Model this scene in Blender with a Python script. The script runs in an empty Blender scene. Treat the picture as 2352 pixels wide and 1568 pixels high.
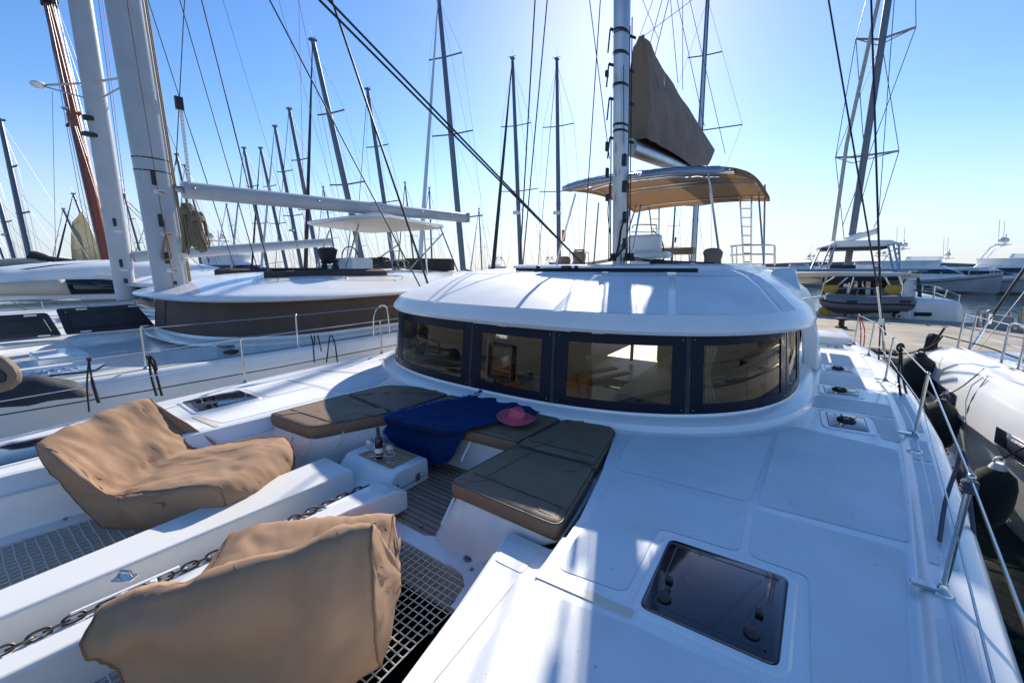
import bpy, bmesh, math, random
from mathutils import Vector, noise
random.seed(7)
C = bpy.context.scene.collection
S = bpy.context.scene
R = math.radians
# ---------------------------------------------------------------- camera
FPX, CX, CY = 940.0, 1176.0, 784.0                      # focal length and centre in units of a 2352 px wide picture
PITCH, YAW, HC = math.atan(172/940.0), R(35), 1.65      # the deck is z = 0, the harbour water z = -1.9
cd = bpy.data.cameras.new("camera"); cam = bpy.data.objects.new("camera", cd); C.objects.link(cam)
cd.sensor_width = 36; cd.lens = FPX/2352*36; cd.clip_start = 0.05; cd.clip_end = 9000
cam.location = (0, 0, HC); cam.rotation_euler = (R(90)-PITCH, 0, YAW)
S.camera = cam
# ---------------------------------------------------------------- sky, sun, exposure
SUN_EL, SUN_AZ = 29.5, -21.6                            # degrees; azimuth from +Y towards +X
w = bpy.data.worlds.new("World"); S.world = w; w.use_nodes = True
nt = w.node_tree; nt.nodes.clear()
sky = nt.nodes.new("ShaderNodeTexSky"); sky.sky_type = 'NISHITA'; sky.sun_disc = False
sky.sun_elevation = R(SUN_EL); sky.sun_rotation = R(SUN_AZ)
sky.air_density = 1.0; sky.dust_density = 0.2; sky.ozone_density = 2.2; sky.altitude = 0
hs = nt.nodes.new("ShaderNodeHueSaturation"); hs.inputs['Saturation'].default_value = 1.25
bg = nt.nodes.new("ShaderNodeBackground"); bg.inputs[1].default_value = 0.097
ow = nt.nodes.new("ShaderNodeOutputWorld")
tn = nt.nodes.new("ShaderNodeMix"); tn.data_type = 'RGBA'; tn.blend_type = 'MULTIPLY'; tn.inputs[0].default_value = 1; tn.inputs[7].default_value = (.99, .95, 1.05, 1)
nt.links.new(sky.outputs[0], hs.inputs['Color']); nt.links.new(hs.outputs[0], tn.inputs[6]); wc = nt.nodes.new("ShaderNodeTexCoord"); wz = nt.nodes.new("ShaderNodeSeparateXYZ"); nt.links.new(wc.outputs['Generated'], wz.inputs[0])
hz = nt.nodes.new("ShaderNodeMapRange"); hz.interpolation_type = 'SMOOTHERSTEP'; hz.inputs[1].default_value = -.05; hz.inputs[2].default_value = .30; hz.inputs[3].default_value = .85; hz.inputs[4].default_value = 0; nt.links.new(wz.outputs[2], hz.inputs[0])
hm = nt.nodes.new("ShaderNodeMix"); hm.data_type = 'RGBA'; hm.inputs[7].default_value = (3.7, 4.35, 5.15, 1); nt.links.new(hz.outputs[0], hm.inputs[0]); nt.links.new(tn.outputs[2], hm.inputs[6]); nt.links.new(hm.outputs[2], bg.inputs[0]); nt.links.new(bg.outputs[0], ow.inputs[0])
sl = bpy.data.lights.new("sun", 'SUN'); sl.energy = 3.9; sl.angle = R(0.6); sl.color = (1, .93, .82)
so = bpy.data.objects.new("sun", sl); C.objects.link(so)
sdir = Vector((math.sin(R(SUN_AZ))*math.cos(R(SUN_EL)), math.cos(R(SUN_AZ))*math.cos(R(SUN_EL)), math.sin(R(SUN_EL))))
so.rotation_euler = sdir.to_track_quat('Z', 'Y').to_euler(); so.location = (-20, 40, 40)
S.view_settings.view_transform = 'Standard'; S.view_settings.look = 'None'
S.view_settings.gamma = 1; S.view_settings.exposure = 0.86
S.render.engine = 'CYCLES'
S.cycles.max_bounces = 8; S.cycles.transparent_max_bounces = 12; S.cycles.caustics_reflective = False; S.cycles.caustics_refractive = False
# ---------------------------------------------------------------- survey helpers: where a point seen in the photo stands in the world
_fw = Vector((-math.sin(YAW)*math.cos(PITCH), math.cos(YAW)*math.cos(PITCH), -math.sin(PITCH)))
_rt = Vector((math.cos(YAW), math.sin(YAW), 0)); _up = _rt.cross(_fw); EYE = Vector((0, 0, HC))
def _ray(px, py): return _fw*FPX + _rt*(px-CX) - _up*(py-CY)
def az(px, py, z=0.0): d = _ray(px, py); return EYE + d*((z-HC)/d.z)
def ax(px, py, x): d = _ray(px, py); return EYE + d*(x/d.x)
def ay(px, py, y): d = _ray(px, py); return EYE + d*(y/d.y)
def ad(px, py, D): return EYE + _ray(px, py)*(D/FPX)
def proj(p): q = Vector(p)-EYE; z = q.dot(_fw); return CX+FPX*q.dot(_rt)/z, CY-FPX*q.dot(_up)/z
def lerp(a, b, t): return a+(b-a)*t
def tab(t, x):
    if x <= t[0][0]: return t[0][1]
    for (a, b), (c, d) in zip(t, t[1:]):
        if x <= c: return b+(d-b)*(x-a)/(c-a)
    return t[-1][1]
def crom(P, n):                                          # smooth curve through points, n steps a span
    P = [Vector(p) for p in P]; Q = [P[0]*2-P[1]]+P+[P[-1]*2-P[-2]]; out = []
    for i in range(1, len(Q)-2):
        a, b, c, d = Q[i-1:i+3]
        for k in range(n):
            t = k/n; out.append(.5*((2*b)+(c-a)*t+(2*a-5*b+4*c-d)*t*t+(3*b-a-3*c+d)*t**3))
    out.append(P[-1]); return out
def resample(P, m):
    P = [Vector(p) for p in P]; L = [0]
    for a, b in zip(P, P[1:]): L.append(L[-1]+(b-a).length)
    out = []; j = 0
    for i in range(m):
        s = L[-1]*i/(m-1)
        while j < len(L)-2 and L[j+1] < s: j += 1
        out.append(P[j].lerp(P[j+1], (s-L[j])/max(1e-9, L[j+1]-L[j])))
    return out
# ---------------------------------------------------------------- materials
M = {}
def mat(name, col, rough=.5, metal=0, bump=0, bs=40, var=0, vs=2.5, coat=0, det=6, ior=None, sheen=0, col2=None, stretch=None, spec=None):
    m = bpy.data.materials.new(name); m.use_nodes = True; n = m.node_tree; b = n.nodes['Principled BSDF']
    b.inputs['Base Color'].default_value = (*col, 1); b.inputs['Roughness'].default_value = rough; b.inputs['Metallic'].default_value = metal
    if coat: b.inputs['Coat Weight'].default_value = coat; b.inputs['Coat Roughness'].default_value = .08
    if ior: b.inputs['IOR'].default_value = ior
    if spec is not None: b.inputs['Specular IOR Level'].default_value = spec
    if sheen: b.inputs['Sheen Weight'].default_value = sheen
    if var or bump or col2:
        tc = n.nodes.new('ShaderNodeTexCoord'); mp = n.nodes.new('ShaderNodeMapping'); n.links.new(tc.outputs['Object'], mp.inputs[0])
        if stretch: mp.inputs['Scale'].default_value = stretch
    if var or col2:
        t = n.nodes.new('ShaderNodeTexNoise'); t.inputs['Scale'].default_value = vs; t.inputs['Detail'].default_value = det
        n.links.new(mp.outputs[0], t.inputs[0])
        mx = n.nodes.new('ShaderNodeMix'); mx.data_type = 'RGBA'
        c2 = col2 or tuple(c*(1-var) for c in col)
        mx.inputs[6].default_value = (*col, 1); mx.inputs[7].default_value = (*c2, 1)
        rp = n.nodes.new('ShaderNodeMapRange'); rp.inputs[1].default_value = .4; rp.inputs[2].default_value = .68
        n.links.new(t.outputs[0], rp.inputs[0]); n.links.new(rp.outputs[0], mx.inputs[0]); n.links.new(mx.outputs[2], b.inputs['Base Color'])
        rr = n.nodes.new('ShaderNodeMapRange'); rr.inputs[3].default_value = max(.02, rough-.06); rr.inputs[4].default_value = min(1, rough+.12)
        n.links.new(t.outputs[0], rr.inputs[0]); n.links.new(rr.outputs[0], b.inputs['Roughness'])
    if bump:
        t = n.nodes.new('ShaderNodeTexNoise'); t.inputs['Scale'].default_value = bs; t.inputs['Detail'].default_value = 4
        n.links.new(mp.outputs[0], t.inputs[0])
        bu = n.nodes.new('ShaderNodeBump'); bu.inputs['Strength'].default_value = bump; bu.inputs['Distance'].default_value = .02
        n.links.new(t.outputs[0], bu.inputs['Height']); n.links.new(bu.outputs[0], b.inputs['Normal'])
    M[name] = m; return m
mat('gelcoat', (.86, .86, .84), .22, var=.11, vs=1.1, coat=.3, det=9)
mat('gelcoat_old', (.74, .73, .69), .28, var=.10, vs=1.2, coat=.2)
mat('nonskid', (.82, .82, .80), .55, bump=.13, bs=210, var=.12, vs=1.6, det=10)
mat('cream', (.72, .64, .50), .35, var=.06, vs=1)
mat('bag_fabric', (.37, .232, .145), .9, bump=.10, bs=420, var=.10, vs=5, spec=.2)
mat('cushion_vinyl', (.215, .14, .085), .55, bump=.22, bs=7, var=.10, vs=3)
mat('piping', (.07, .05, .036), .5)
mat('bimini_canvas', (.25, .175, .115), .8, bump=.15, bs=9, var=.12, vs=3)
mat('bag_seam', (.20, .12, .065), .9)
mat('cover_brown', (.26, .18, .125), .8, bump=.25, bs=9, var=.15, vs=3)
mat('cover_dark', (.055, .042, .036), .75, bump=.2, bs=8, var=.2, vs=2)
mat('mesh_brown', (.085, .055, .042), .7, bump=.1, bs=5, var=.12, vs=1.5)
mat('charcoal', (.035, .036, .042), .7, bump=.3, bs=9, var=.2, vs=3)
mat('black', (.012, .012, .013), .45)
mat('rope_black', (.018, .018, .02), .8, bump=.5, bs=160)
mat('rope_tan', (.38, .27, .155), .85, bump=.5, bs=120, col2=(.13, .10, .07), vs=60)
mat('rope_white', (.68, .66, .60), .8, bump=.4, bs=140)
mat('rope_yellow', (.52, .34, .05), .7, bump=.5, bs=60)
mat('red', (.5, .02, .025), .6)
mat('orange', (.75, .10, .01), .6)
mat('pink', (.75, .05, .25), .6)
mat('steel', (.62, .60, .57), .16, metal=1)
mat('steel_dull', (.42, .41, .39), .4, metal=1, var=.25, vs=8)
mat('wire', (.10, .10, .11), .4, metal=.6)
mat('chain', (.13, .12, .11), .5, metal=.8, col2=(.10, .055, .03), vs=25)
mat('mast_alloy', (.50, .51, .53), .32, metal=.75, var=.12, vs=2)
mat('mast_white', (.44, .46, .48), .38, var=.1, vs=2)
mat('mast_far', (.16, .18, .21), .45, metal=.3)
mat('wood_red', (.48, .12, .04), .35, coat=.4, col2=(.28, .06, .02), vs=3, stretch=(6, 6, .6))
mat('wood', (.20, .11, .05), .45, col2=(.12, .06, .03), vs=6, stretch=(1, 8, 1))
mat('navy_frame', (.008, .014, .030), .25, spec=.10)
mat('hatch_glass', (.006, .008, .016), .06, coat=.6)
mat('hatch_rim', (.014, .017, .03), .18)
mat('dark_glass', (.010, .013, .018), .06, coat=.4)
mat('towel', (.014, .052, .19), .9, bump=.35, bs=230, var=.25, vs=40, spec=.15)
mat('towel_fringe', (.01, .06, .42), .9)
mat('hat_pink', (.95, .15, .22), .75, bump=.5, bs=150, var=.2, vs=60)
mat('hypalon', (.16, .165, .19), .55, var=.15, vs=2)
mat('hypalon_dark', (.035, .036, .042), .5)
mat('fender_cloth', (.016, .020, .016), .95, bump=.3, bs=300, sheen=.15)
mat('rubber', (.02, .02, .02), .6)
mat('concrete', (.40, .34, .265), .85, bump=.35, bs=6, var=.32, vs=.9)
mat('concrete_wall', (.16, .12, .085), .9, bump=.9, bs=14, var=.6, vs=5)
mat('rock', (.13, .125, .115), .9, bump=.6, bs=4, var=.4, vs=2)
mat('sailcloth', (.62, .58, .45), .7, var=.2, vs=3)
mat('beige_canvas', (.52, .48, .40), .8, bump=.25, bs=3, var=.08, vs=1)
mat('paint_white', (.78, .78, .77), .4)
mat('paint_grey', (.30, .32, .33), .4)
mat('paint_yellow', (.6, .42, .05), .6)
mat('skin', (.42, .24, .16), .6)
mat('hair', (.015, .012, .01), .6)
mat('sticker', (.7, .7, .68), .5)
mat('green_strip', (.24, .30, .16), .5)
mat('sofa', (.22, .18, .14), .8, bump=.2, bs=8)
mat('saloon_wood', (.10, .055, .03), .35, col2=(.06, .033, .02), vs=5, stretch=(1, 7, 1))
mat('curtain', (.42, .44, .42), .8)
mat('far_hull', (.66, .67, .67), .3)
mat('grey_hull', (.36, .38, .40), .25)
mat('screw', (.35, .34, .32), .3, metal=1)
def teak(name, col, gap, direction, width):
    m = bpy.data.materials.new(name); m.use_nodes = True; n = m.node_tree; b = n.nodes['Principled BSDF']; L = n.links.new
    tc = n.nodes.new('ShaderNodeTexCoord'); sp = n.nodes.new('ShaderNodeSeparateXYZ'); L(tc.outputs['Object'], sp.inputs[0])
    md = n.nodes.new('ShaderNodeMath'); md.operation = 'MODULO'; ad_ = n.nodes.new('ShaderNodeMath'); ad_.inputs[1].default_value = 100*width
    L(sp.outputs['XYZ'.index(direction)], ad_.inputs[0]); L(ad_.outputs[0], md.inputs[0]); md.inputs[1].default_value = width
    lt = n.nodes.new('ShaderNodeMath'); lt.operation = 'LESS_THAN'; lt.inputs[1].default_value = gap; L(md.outputs[0], lt.inputs[0])
    fl = n.nodes.new('ShaderNodeMath'); fl.operation = 'SNAP'; fl.inputs[1].default_value = width; L(ad_.outputs[0], fl.inputs[0])
    wn = n.nodes.new('ShaderNodeTexWhiteNoise'); wn.noise_dimensions = '1D'; L(fl.outputs[0], wn.inputs['W'])
    mp = n.nodes.new('ShaderNodeMapping'); mp.inputs['Scale'].default_value = (3, 60, 1) if direction == 'Y' else (60, 3, 1); L(tc.outputs['Object'], mp.inputs[0])
    t = n.nodes.new('ShaderNodeTexNoise'); t.inputs['Scale'].default_value = 1.5; t.inputs['Detail'].default_value = 5; L(mp.outputs[0], t.inputs[0])
    am = n.nodes.new('ShaderNodeMath'); am.operation = 'MULTIPLY_ADD'; am.inputs[1].default_value = .5; L(wn.outputs[0], am.inputs[0]); L(t.outputs[0], am.inputs[2])
    mx = n.nodes.new('ShaderNodeMix'); mx.data_type = 'RGBA'; mx.inputs[6].default_value = (*[c*.6 for c in col], 1); mx.inputs[7].default_value = (*[min(1, c*1.45) for c in col], 1); L(am.outputs[0], mx.inputs[0])
    m2 = n.nodes.new('ShaderNodeMix'); m2.data_type = 'RGBA'; m2.inputs[7].default_value = (.008, .008, .009, 1); L(lt.outputs[0], m2.inputs[0]); L(mx.outputs[2], m2.inputs[6]); L(m2.outputs[2], b.inputs['Base Color'])
    b.inputs['Roughness'].default_value = .6; M[name] = m
teak('teak_floor', (.27, .175, .12), .009, 'Y', .058)
teak('teak_table', (.42, .235, .11), .006, 'Y', .042)
# water
m = bpy.data.materials.new('water'); m.use_nodes = True; n = m.node_tree; b = n.nodes['Principled BSDF']
b.inputs['Base Color'].default_value = (.006, .022, .018, 1); b.inputs['Roughness'].default_value = .03; b.inputs['IOR'].default_value = 1.33
tc = n.nodes.new('ShaderNodeTexCoord'); mp = n.nodes.new('ShaderNodeMapping'); mp.inputs['Scale'].default_value = (1, 1.6, 1); n.links.new(tc.outputs['Object'], mp.inputs[0])
t = n.nodes.new('ShaderNodeTexNoise'); t.inputs['Scale'].default_value = .9; t.inputs['Detail'].default_value = 5; t.inputs['Roughness'].default_value = .45; n.links.new(mp.outputs[0], t.inputs[0])
bu = n.nodes.new('ShaderNodeBump'); bu.inputs['Strength'].default_value = .25; bu.inputs['Distance'].default_value = .22; n.links.new(t.outputs[0], bu.inputs['Height']); n.links.new(bu.outputs[0], b.inputs['Normal'])
M['water'] = m
def translucent(name, fac, col):
    m = M[name]; n = m.node_tree; L = n.links.new; o = n.nodes['Material Output']; b = n.nodes['Principled BSDF']; t = n.nodes.new('ShaderNodeBsdfTranslucent'); t.inputs[0].default_value = (*col, 1)
    mx = n.nodes.new('ShaderNodeMixShader'); mx.inputs[0].default_value = fac; L(b.outputs[0], mx.inputs[1]); L(t.outputs[0], mx.inputs[2]); L(mx.outputs[0], o.inputs[0])
translucent('sailcloth', .5, (.65, .60, .45)); translucent('bimini_canvas', .5, (.62, .46, .31))
mat('headliner', (.20, .17, .13), .7)
def weave(name, scale, kind, strength):                # rows of plait or thread
    m = M[name]; n = m.node_tree; L = n.links.new; b = n.nodes['Principled BSDF']; tc = n.nodes.new('ShaderNodeTexCoord'); wv = n.nodes.new('ShaderNodeTexWave'); wv.wave_type = kind; wv.inputs['Scale'].default_value = scale; wv.inputs['Distortion'].default_value = 1.5; wv.inputs['Detail Scale'].default_value = 3
    if kind == 'RINGS': wv.rings_direction = 'Z'
    L(tc.outputs['Object'], wv.inputs[0]); bu = n.nodes.new('ShaderNodeBump'); bu.inputs['Strength'].default_value = strength; bu.inputs['Distance'].default_value = .01; L(wv.outputs['Fac'], bu.inputs['Height']); old = b.inputs['Normal'].links
    if old: L(old[0].from_socket, bu.inputs['Normal'])
    L(bu.outputs[0], b.inputs['Normal'])
    src = b.inputs['Base Color'].links[0].from_socket; mx = n.nodes.new('ShaderNodeMix'); mx.data_type = 'RGBA'; mx.blend_type = 'MULTIPLY'; mx.inputs[0].default_value = .3; L(src, mx.inputs[6]); L(wv.outputs['Color'], mx.inputs[7]); L(mx.outputs[2], b.inputs['Base Color'])
weave('hat_pink', 24, 'RINGS', .6); weave('towel', 70, 'BANDS', .4)
# small specks of dirt on the tread panels
m = M['nonskid']; n = m.node_tree; b = n.nodes['Principled BSDF']; src = b.inputs['Base Color'].links[0].from_socket
vo = n.nodes.new('ShaderNodeTexVoronoi'); vo.inputs['Scale'].default_value = 9; tc = n.nodes.new('ShaderNodeTexCoord'); n.links.new(tc.outputs['Object'], vo.inputs['Vector'])
lt = n.nodes.new('ShaderNodeMath'); lt.operation = 'LESS_THAN'; lt.inputs[1].default_value = .045; n.links.new(vo.outputs['Distance'], lt.inputs[0])
mx = n.nodes.new('ShaderNodeMix'); mx.data_type = 'RGBA'; mx.inputs[7].default_value = (.30, .28, .25, 1); n.links.new(lt.outputs[0], mx.inputs[0]); n.links.new(src, mx.inputs[6]); n.links.new(mx.outputs[2], b.inputs['Base Color'])
# clear panes: mostly transparent, some tint, sharp reflections by angle
def glassy(name, tint, refl=1.0, gcol=(1, 1, 1)):
    m = bpy.data.materials.new(name); m.use_nodes = True; n = m.node_tree; n.nodes.clear(); L = n.links.new
    o = n.nodes.new('ShaderNodeOutputMaterial'); tr = n.nodes.new('ShaderNodeBsdfTransparent'); tr.inputs[0].default_value = (*tint, 1)
    g = n.nodes.new('ShaderNodeBsdfGlossy'); g.inputs['Roughness'].default_value = .01; g.inputs[0].default_value = (*gcol, 1)
    lw = n.nodes.new('ShaderNodeLayerWeight'); pw = n.nodes.new('ShaderNodeMath'); pw.operation = 'POWER'; pw.inputs[1].default_value = 4; L(lw.outputs['Facing'], pw.inputs[0])
    fr = n.nodes.new('ShaderNodeMath'); fr.operation = 'MULTIPLY_ADD'; fr.inputs[1].default_value = .6; fr.inputs[2].default_value = .035; L(pw.outputs[0], fr.inputs[0]); mu = n.nodes.new('ShaderNodeMath'); mu.operation = 'MULTIPLY'; mu.inputs[1].default_value = refl; mu.use_clamp = True
    mx = n.nodes.new('ShaderNodeMixShader'); L(fr.outputs[0], mu.inputs[0]); L(mu.outputs[0], mx.inputs[0]); L(tr.outputs[0], mx.inputs[1]); L(g.outputs[0], mx.inputs[2]); L(mx.outputs[0], o.inputs[0]); M[name] = m
glassy('saloon_glass', (.60, .54, .45), 1.0, (1, .90, .76))
glassy('wine_glass', (.955, .96, .96), 3.2)
glassy('clear_vinyl', (.75, .80, .88), 3.0, (.8, .88, 1))
mat('roll_blue', (.42, .48, .57), .25, bump=.4, bs=14)
glassy('bottle_glass', (.30, .12, .02), 1.5)
# ---------------------------------------------------------------- mesh helpers
ORG = {}
class MB:
    def __init__(s): s.v = []; s.f = []
    def add(s, vs, fs):
        o = len(s.v); s.v += [tuple(p) for p in vs]; s.f += [tuple(i+o for i in f) for f in fs]; return s
    def grid(s, rows, cu=False, cv=False):                # rows of equal length; cu closes each row, cv joins last row to first
        n = len(rows[0]); k = len(rows); vs = [p for r in rows for p in r]; fs = []
        for i in range(k if cv else k-1):
            for j in range(n if cu else n-1):
                a = i*n+j; b_ = i*n+(j+1) % n; c_ = ((i+1) % k)*n+(j+1) % n; d_ = ((i+1) % k)*n+j; fs.append((a, b_, c_, d_))
        return s.add(vs, fs)
    def loft(s, rings, cap=True):
        s.grid(rings, cu=True)
        if cap:
            n = len(rings[0]); s.add(rings[0], [tuple(range(n))[::-1]]); s.add(rings[-1], [tuple(range(n))])
        return s
    def box(s, c, d, rz=0, ry=0, rx=0):
        from mathutils import Euler
        e = Euler((rx, ry, rz)).to_matrix(); c = Vector(c)
        vs = [c+e @ Vector((sx*d[0]/2, sy*d[1]/2, sz*d[2]/2)) for sx in (-1, 1) for sy in (-1, 1) for sz in (-1, 1)]
        return s.add(vs, [(0, 1, 3, 2), (4, 6, 7, 5), (0, 4, 5, 1), (2, 3, 7, 6), (0, 2, 6, 4), (1, 5, 7, 3)])
    def bar(s, a, b, w_, h_, up=(0, 0, 1)):
        a = Vector(a); b = Vector(b); d = (b-a).normalized(); u = Vector(up); sd = d.cross(u).normalized(); u = sd.cross(d)
        r = lambda p: [p+sd*w_/2+u*h_/2, p-sd*w_/2+u*h_/2, p-sd*w_/2-u*h_/2, p+sd*w_/2-u*h_/2]
        return s.loft([r(a), r(b)])
    def prism(s, poly, z0, z1):
        return s.loft([[(p[0], p[1], z0) for p in poly], [(p[0], p[1], z1) for p in poly]])
    def sheet(s, poly, z): return s.add([(p[0], p[1], z) for p in poly], [tuple(range(len(poly)))])
    def tube(s, pts, r, n=8, cap=True, closed=False, flat=1):
        P = [Vector(p) for p in pts]; k = len(P); rings = []; up = None
        for i in range(k):
            d = (P[(i+1) % k]-P[i-1]) if closed else (P[min(i+1, k-1)]-P[max(i-1, 0)])
            d = d.normalized() if d.length > 1e-9 else Vector((0, 0, 1))
            if up is None: up = Vector((0, 0, 1)) if abs(d.z) < .9 else Vector((1, 0, 0))
            sd = d.cross(up)
            if sd.length < 1e-6: sd = d.orthogonal()
            sd.normalize(); up = sd.cross(d).normalized(); rr = r[i] if isinstance(r, (list, tuple)) else r
            rings.append([P[i]+(sd*math.cos(a)+up*math.sin(a)*flat)*rr for a in [2*math.pi*j/n for j in range(n)]])
        if closed: s.grid(rings, cu=True, cv=True)
        else: s.loft(rings, cap)
        return s
    def lathe(s, prof, c=(0, 0, 0), n=20, cap=True):
        rings = [[(c[0]+r*math.cos(2*math.pi*j/n), c[1]+r*math.sin(2*math.pi*j/n), c[2]+z) for j in range(n)] for r, z in prof]
        return s.loft(rings, cap)
    def ball(s, c, r, nu=14, nv=9):
        if not isinstance(r, (tuple, list)): r = (r, r, r)
        rings = []
        for i in range(nv+1):
            t = math.pi*(.02+.96*i/nv); rings.append([(c[0]+r[0]*math.sin(t)*math.cos(2*math.pi*j/nu), c[1]+r[1]*math.sin(t)*math.sin(2*math.pi*j/nu), c[2]-r[2]*math.cos(t)) for j in range(nu)])
        return s.loft(rings)
    def each(s, name, m, parent=None, **k):               # every connected piece becomes an object of its own
        me = bpy.data.meshes.new('t'); me.from_pydata([tuple(p) for p in s.v], [], s.f); bm = bmesh.new(); bm.from_mesh(me); bmesh.ops.remove_doubles(bm, verts=bm.verts, dist=1e-5); seen = set(); out = []
        bm.verts.ensure_lookup_table(); bm.verts.index_update()
        for v0 in bm.verts:
            if v0.index in seen: continue
            st_ = [v0]; seen.add(v0.index); isl = []; fs = set()
            while st_:
                v = st_.pop(); isl.append(v)
                for f in v.link_faces:
                    fs.add(f)
                    for u in f.verts:
                        if u.index not in seen: seen.add(u.index); st_.append(u)
            ix = {v.index: i for i, v in enumerate(isl)}; b = MB(); b.add([v.co for v in isl], [tuple(ix[u.index] for u in f.verts) for f in fs]); out.append(b.build(name, m, parent, **k))
        bm.free(); bpy.data.meshes.remove(me); return out
    def build(s, name, m, parent=None, bevel=0, seg=2, sub=0, ang=38, flat=False, solid=0):
        org = ORG[parent.name] if parent else Vector((0, 0, 0))
        me = bpy.data.meshes.new(name); me.from_pydata([tuple(Vector(p)-org) for p in s.v], [], s.f)
        bm = bmesh.new(); bm.from_mesh(me); bmesh.ops.remove_doubles(bm, verts=bm.verts, dist=1e-5); bmesh.ops.recalc_face_normals(bm, faces=bm.faces); bm.to_mesh(me); bm.free()
        if not flat:
            me.polygons.foreach_set('use_smooth', [True]*len(me.polygons)); me.set_sharp_from_angle(angle=R(ang))
        o = bpy.data.objects.new(name, me); C.objects.link(o); o.data.materials.append(M[m] if isinstance(m, str) else m)
        if parent: o.parent = parent
        ORG[o.name] = org
        if solid: md = o.modifiers.new('solid', 'SOLIDIFY'); md.thickness = solid; md.offset = -1
        if bevel: md = o.modifiers.new('bevel', 'BEVEL'); md.width = bevel; md.segments = seg; md.limit_method = 'ANGLE'; md.angle_limit = R(35); md.use_clamp_overlap = True
        if sub: md = o.modifiers.new('sub', 'SUBSURF'); md.levels = sub; md.render_levels = sub
        return o
def tag(o, label, cat, group=None, kind=None):
    if kind: o['kind'] = kind
    if label: o['label'] = label
    if cat: o['category'] = cat
    if group: o['group'] = group
    return o
def thing(name, loc, label, cat, group=None):
    o = bpy.data.objects.new(name, None); o.empty_display_size = .2; C.objects.link(o); o.location = loc; ORG[o.name] = Vector(loc)
    return tag(o, label, cat, group)
def copy_tree(o, loc=None, parent=None):
    c = o.copy(); C.objects.link(c)
    if parent: c.parent = parent
    if loc is not None: c.location = loc
    for ch in [x for x in o.children]: copy_tree(ch, None, c)
    return c
def rpoly(pts, r, n=5):                                   # polygon with rounded corners
    out = []; P = [Vector((p[0], p[1])) for p in pts]; k = len(P)
    for i in range(k):
        a, b, c = P[i-1], P[i], P[(i+1) % k]; rr = r[i] if isinstance(r, (list, tuple)) else r
        u = (a-b); v = (c-b); d = min(rr, u.length*.48, v.length*.48); p = b+u.normalized()*d; q = b+v.normalized()*d
        for j in range(n+1):
            t = j/n; out.append((1-t)**2*p+2*t*(1-t)*b+t*t*q)
    return [(p.x, p.y) for p in out]
def inset(poly, d):
    k = len(poly); A = sum(poly[i][0]*poly[(i+1) % k][1]-poly[(i+1) % k][0]*poly[i][1] for i in range(k)); sg = 1 if A > 0 else -1; out = []
    for i in range(k):
        a = Vector(poly[i-1]); b_ = Vector(poly[i]); c = Vector(poly[(i+1) % k]); u = (b_-a); v = (c-b_)
        u = u.normalized() if u.length > 1e-9 else v.normalized(); v = v.normalized() if v.length > 1e-9 else u
        nn = (Vector((-u.y, u.x))+Vector((-v.y, v.x)))*sg
        nn = nn.normalized() if nn.length > 1e-6 else Vector((0, 0)); cs = max(.4, nn.dot(Vector((-u.y, u.x))*sg)); p = b_+nn*d/cs; out.append((p.x, p.y))
    return out
def lettering(text, name, loc, size, rot, m, parent=None):
    cu = bpy.data.curves.new(name, 'FONT'); cu.body = text; cu.size = size; cu.extrude = .002; cu.align_x = 'CENTER'
    o = bpy.data.objects.new(name, cu); C.objects.link(o); cu.materials.append(M[m]); o.location = Vector(loc)-(ORG[parent.name] if parent else Vector((0, 0, 0))); o.rotation_euler = rot
    bpy.context.view_layer.update(); me = bpy.data.meshes.new_from_object(o.evaluated_get(bpy.context.evaluated_depsgraph_get())); lo, ro = o.location.copy(), o.rotation_euler.copy(); bpy.data.objects.remove(o)
    o = bpy.data.objects.new(name, me); C.objects.link(o); o.location = lo; o.rotation_euler = ro
    if not me.materials: me.materials.append(M[m])
    if parent: o.parent = parent
    ORG[o.name] = ORG[parent.name] if parent else Vector((0, 0, 0)); return o
# ================================================================ setting
o = MB().grid([[(x, y, -1.9) for x in (-3000, -60, -20, 0, 30, 80, 3000)] for y in (-600, -20, 0, 30, 90, 200, 6000)]).build('water', 'water', flat=True); tag(o, None, None, kind='structure')
# ================================================================ the catamaran we stand on
def cab_curve(xc, yf, a, L, ye, ins, n=2.6, N=72, m=150, fs=1):
    a -= ins*(fs if ins > 0 else 1); yf += ins; L = max(.3, L-ins*.6); P = []
    for k in range(N+1):
        th = R(-90+180*k/N); s_, c_ = math.sin(th), math.cos(th)
        P.append(Vector((xc+a*math.copysign(abs(s_)**(2/n), s_), yf+L-L*abs(c_)**(2/n))))
    if P[0].y < ye: P = [Vector((xc-a, ye))]+P+[Vector((xc+a, ye))]
    return resample([Vector((p.x, p.y, 0)) for p in P], m)
def ring(cv, z): return [(p.x, p.y, z) for p in cv]
def roof_rings(par, prof, dz=0): return [ring(cab_curve(*par, i), z+dz) for i, z in prof]
boat = thing('catamaran', (-3, 5, -1.9), 'white sailing catamaran with the lounge cockpit, beanbags and brown sunpads on its foredeck', 'catamaran')
OUT_P = [(-3, -.2), (-1, .4), (.5, .70), (2.64, .97), (4.14, 1.16), (5.74, 1.33), (8, 1.43), (10, 1.42), (12.6, 1.15)]
IN_P = [(-3, -.85), (0, -.92), (1.14, -.95), (2.3, -1.05), (3, -1.18), (3.8, -1.36), (3.95, -1.75), (4.2, -1.9), (12.6, -1.9)]
OUT_S = [(-3, 5.3), (-1, 6.0), (.5, 6.32), (2.5, 6.5), (5, 6.6), (8, 6.7), (12.6, 6.45)]
IN_S = [(-3, 5.2), (.2, 5.12), (.6, 5.06), (1.5, 4.84), (2.2, 4.78), (3.0, 4.75), (3.5, 4.66), (3.72, 4.2), (3.9, 3.9), (12.6, 3.9)]
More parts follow.
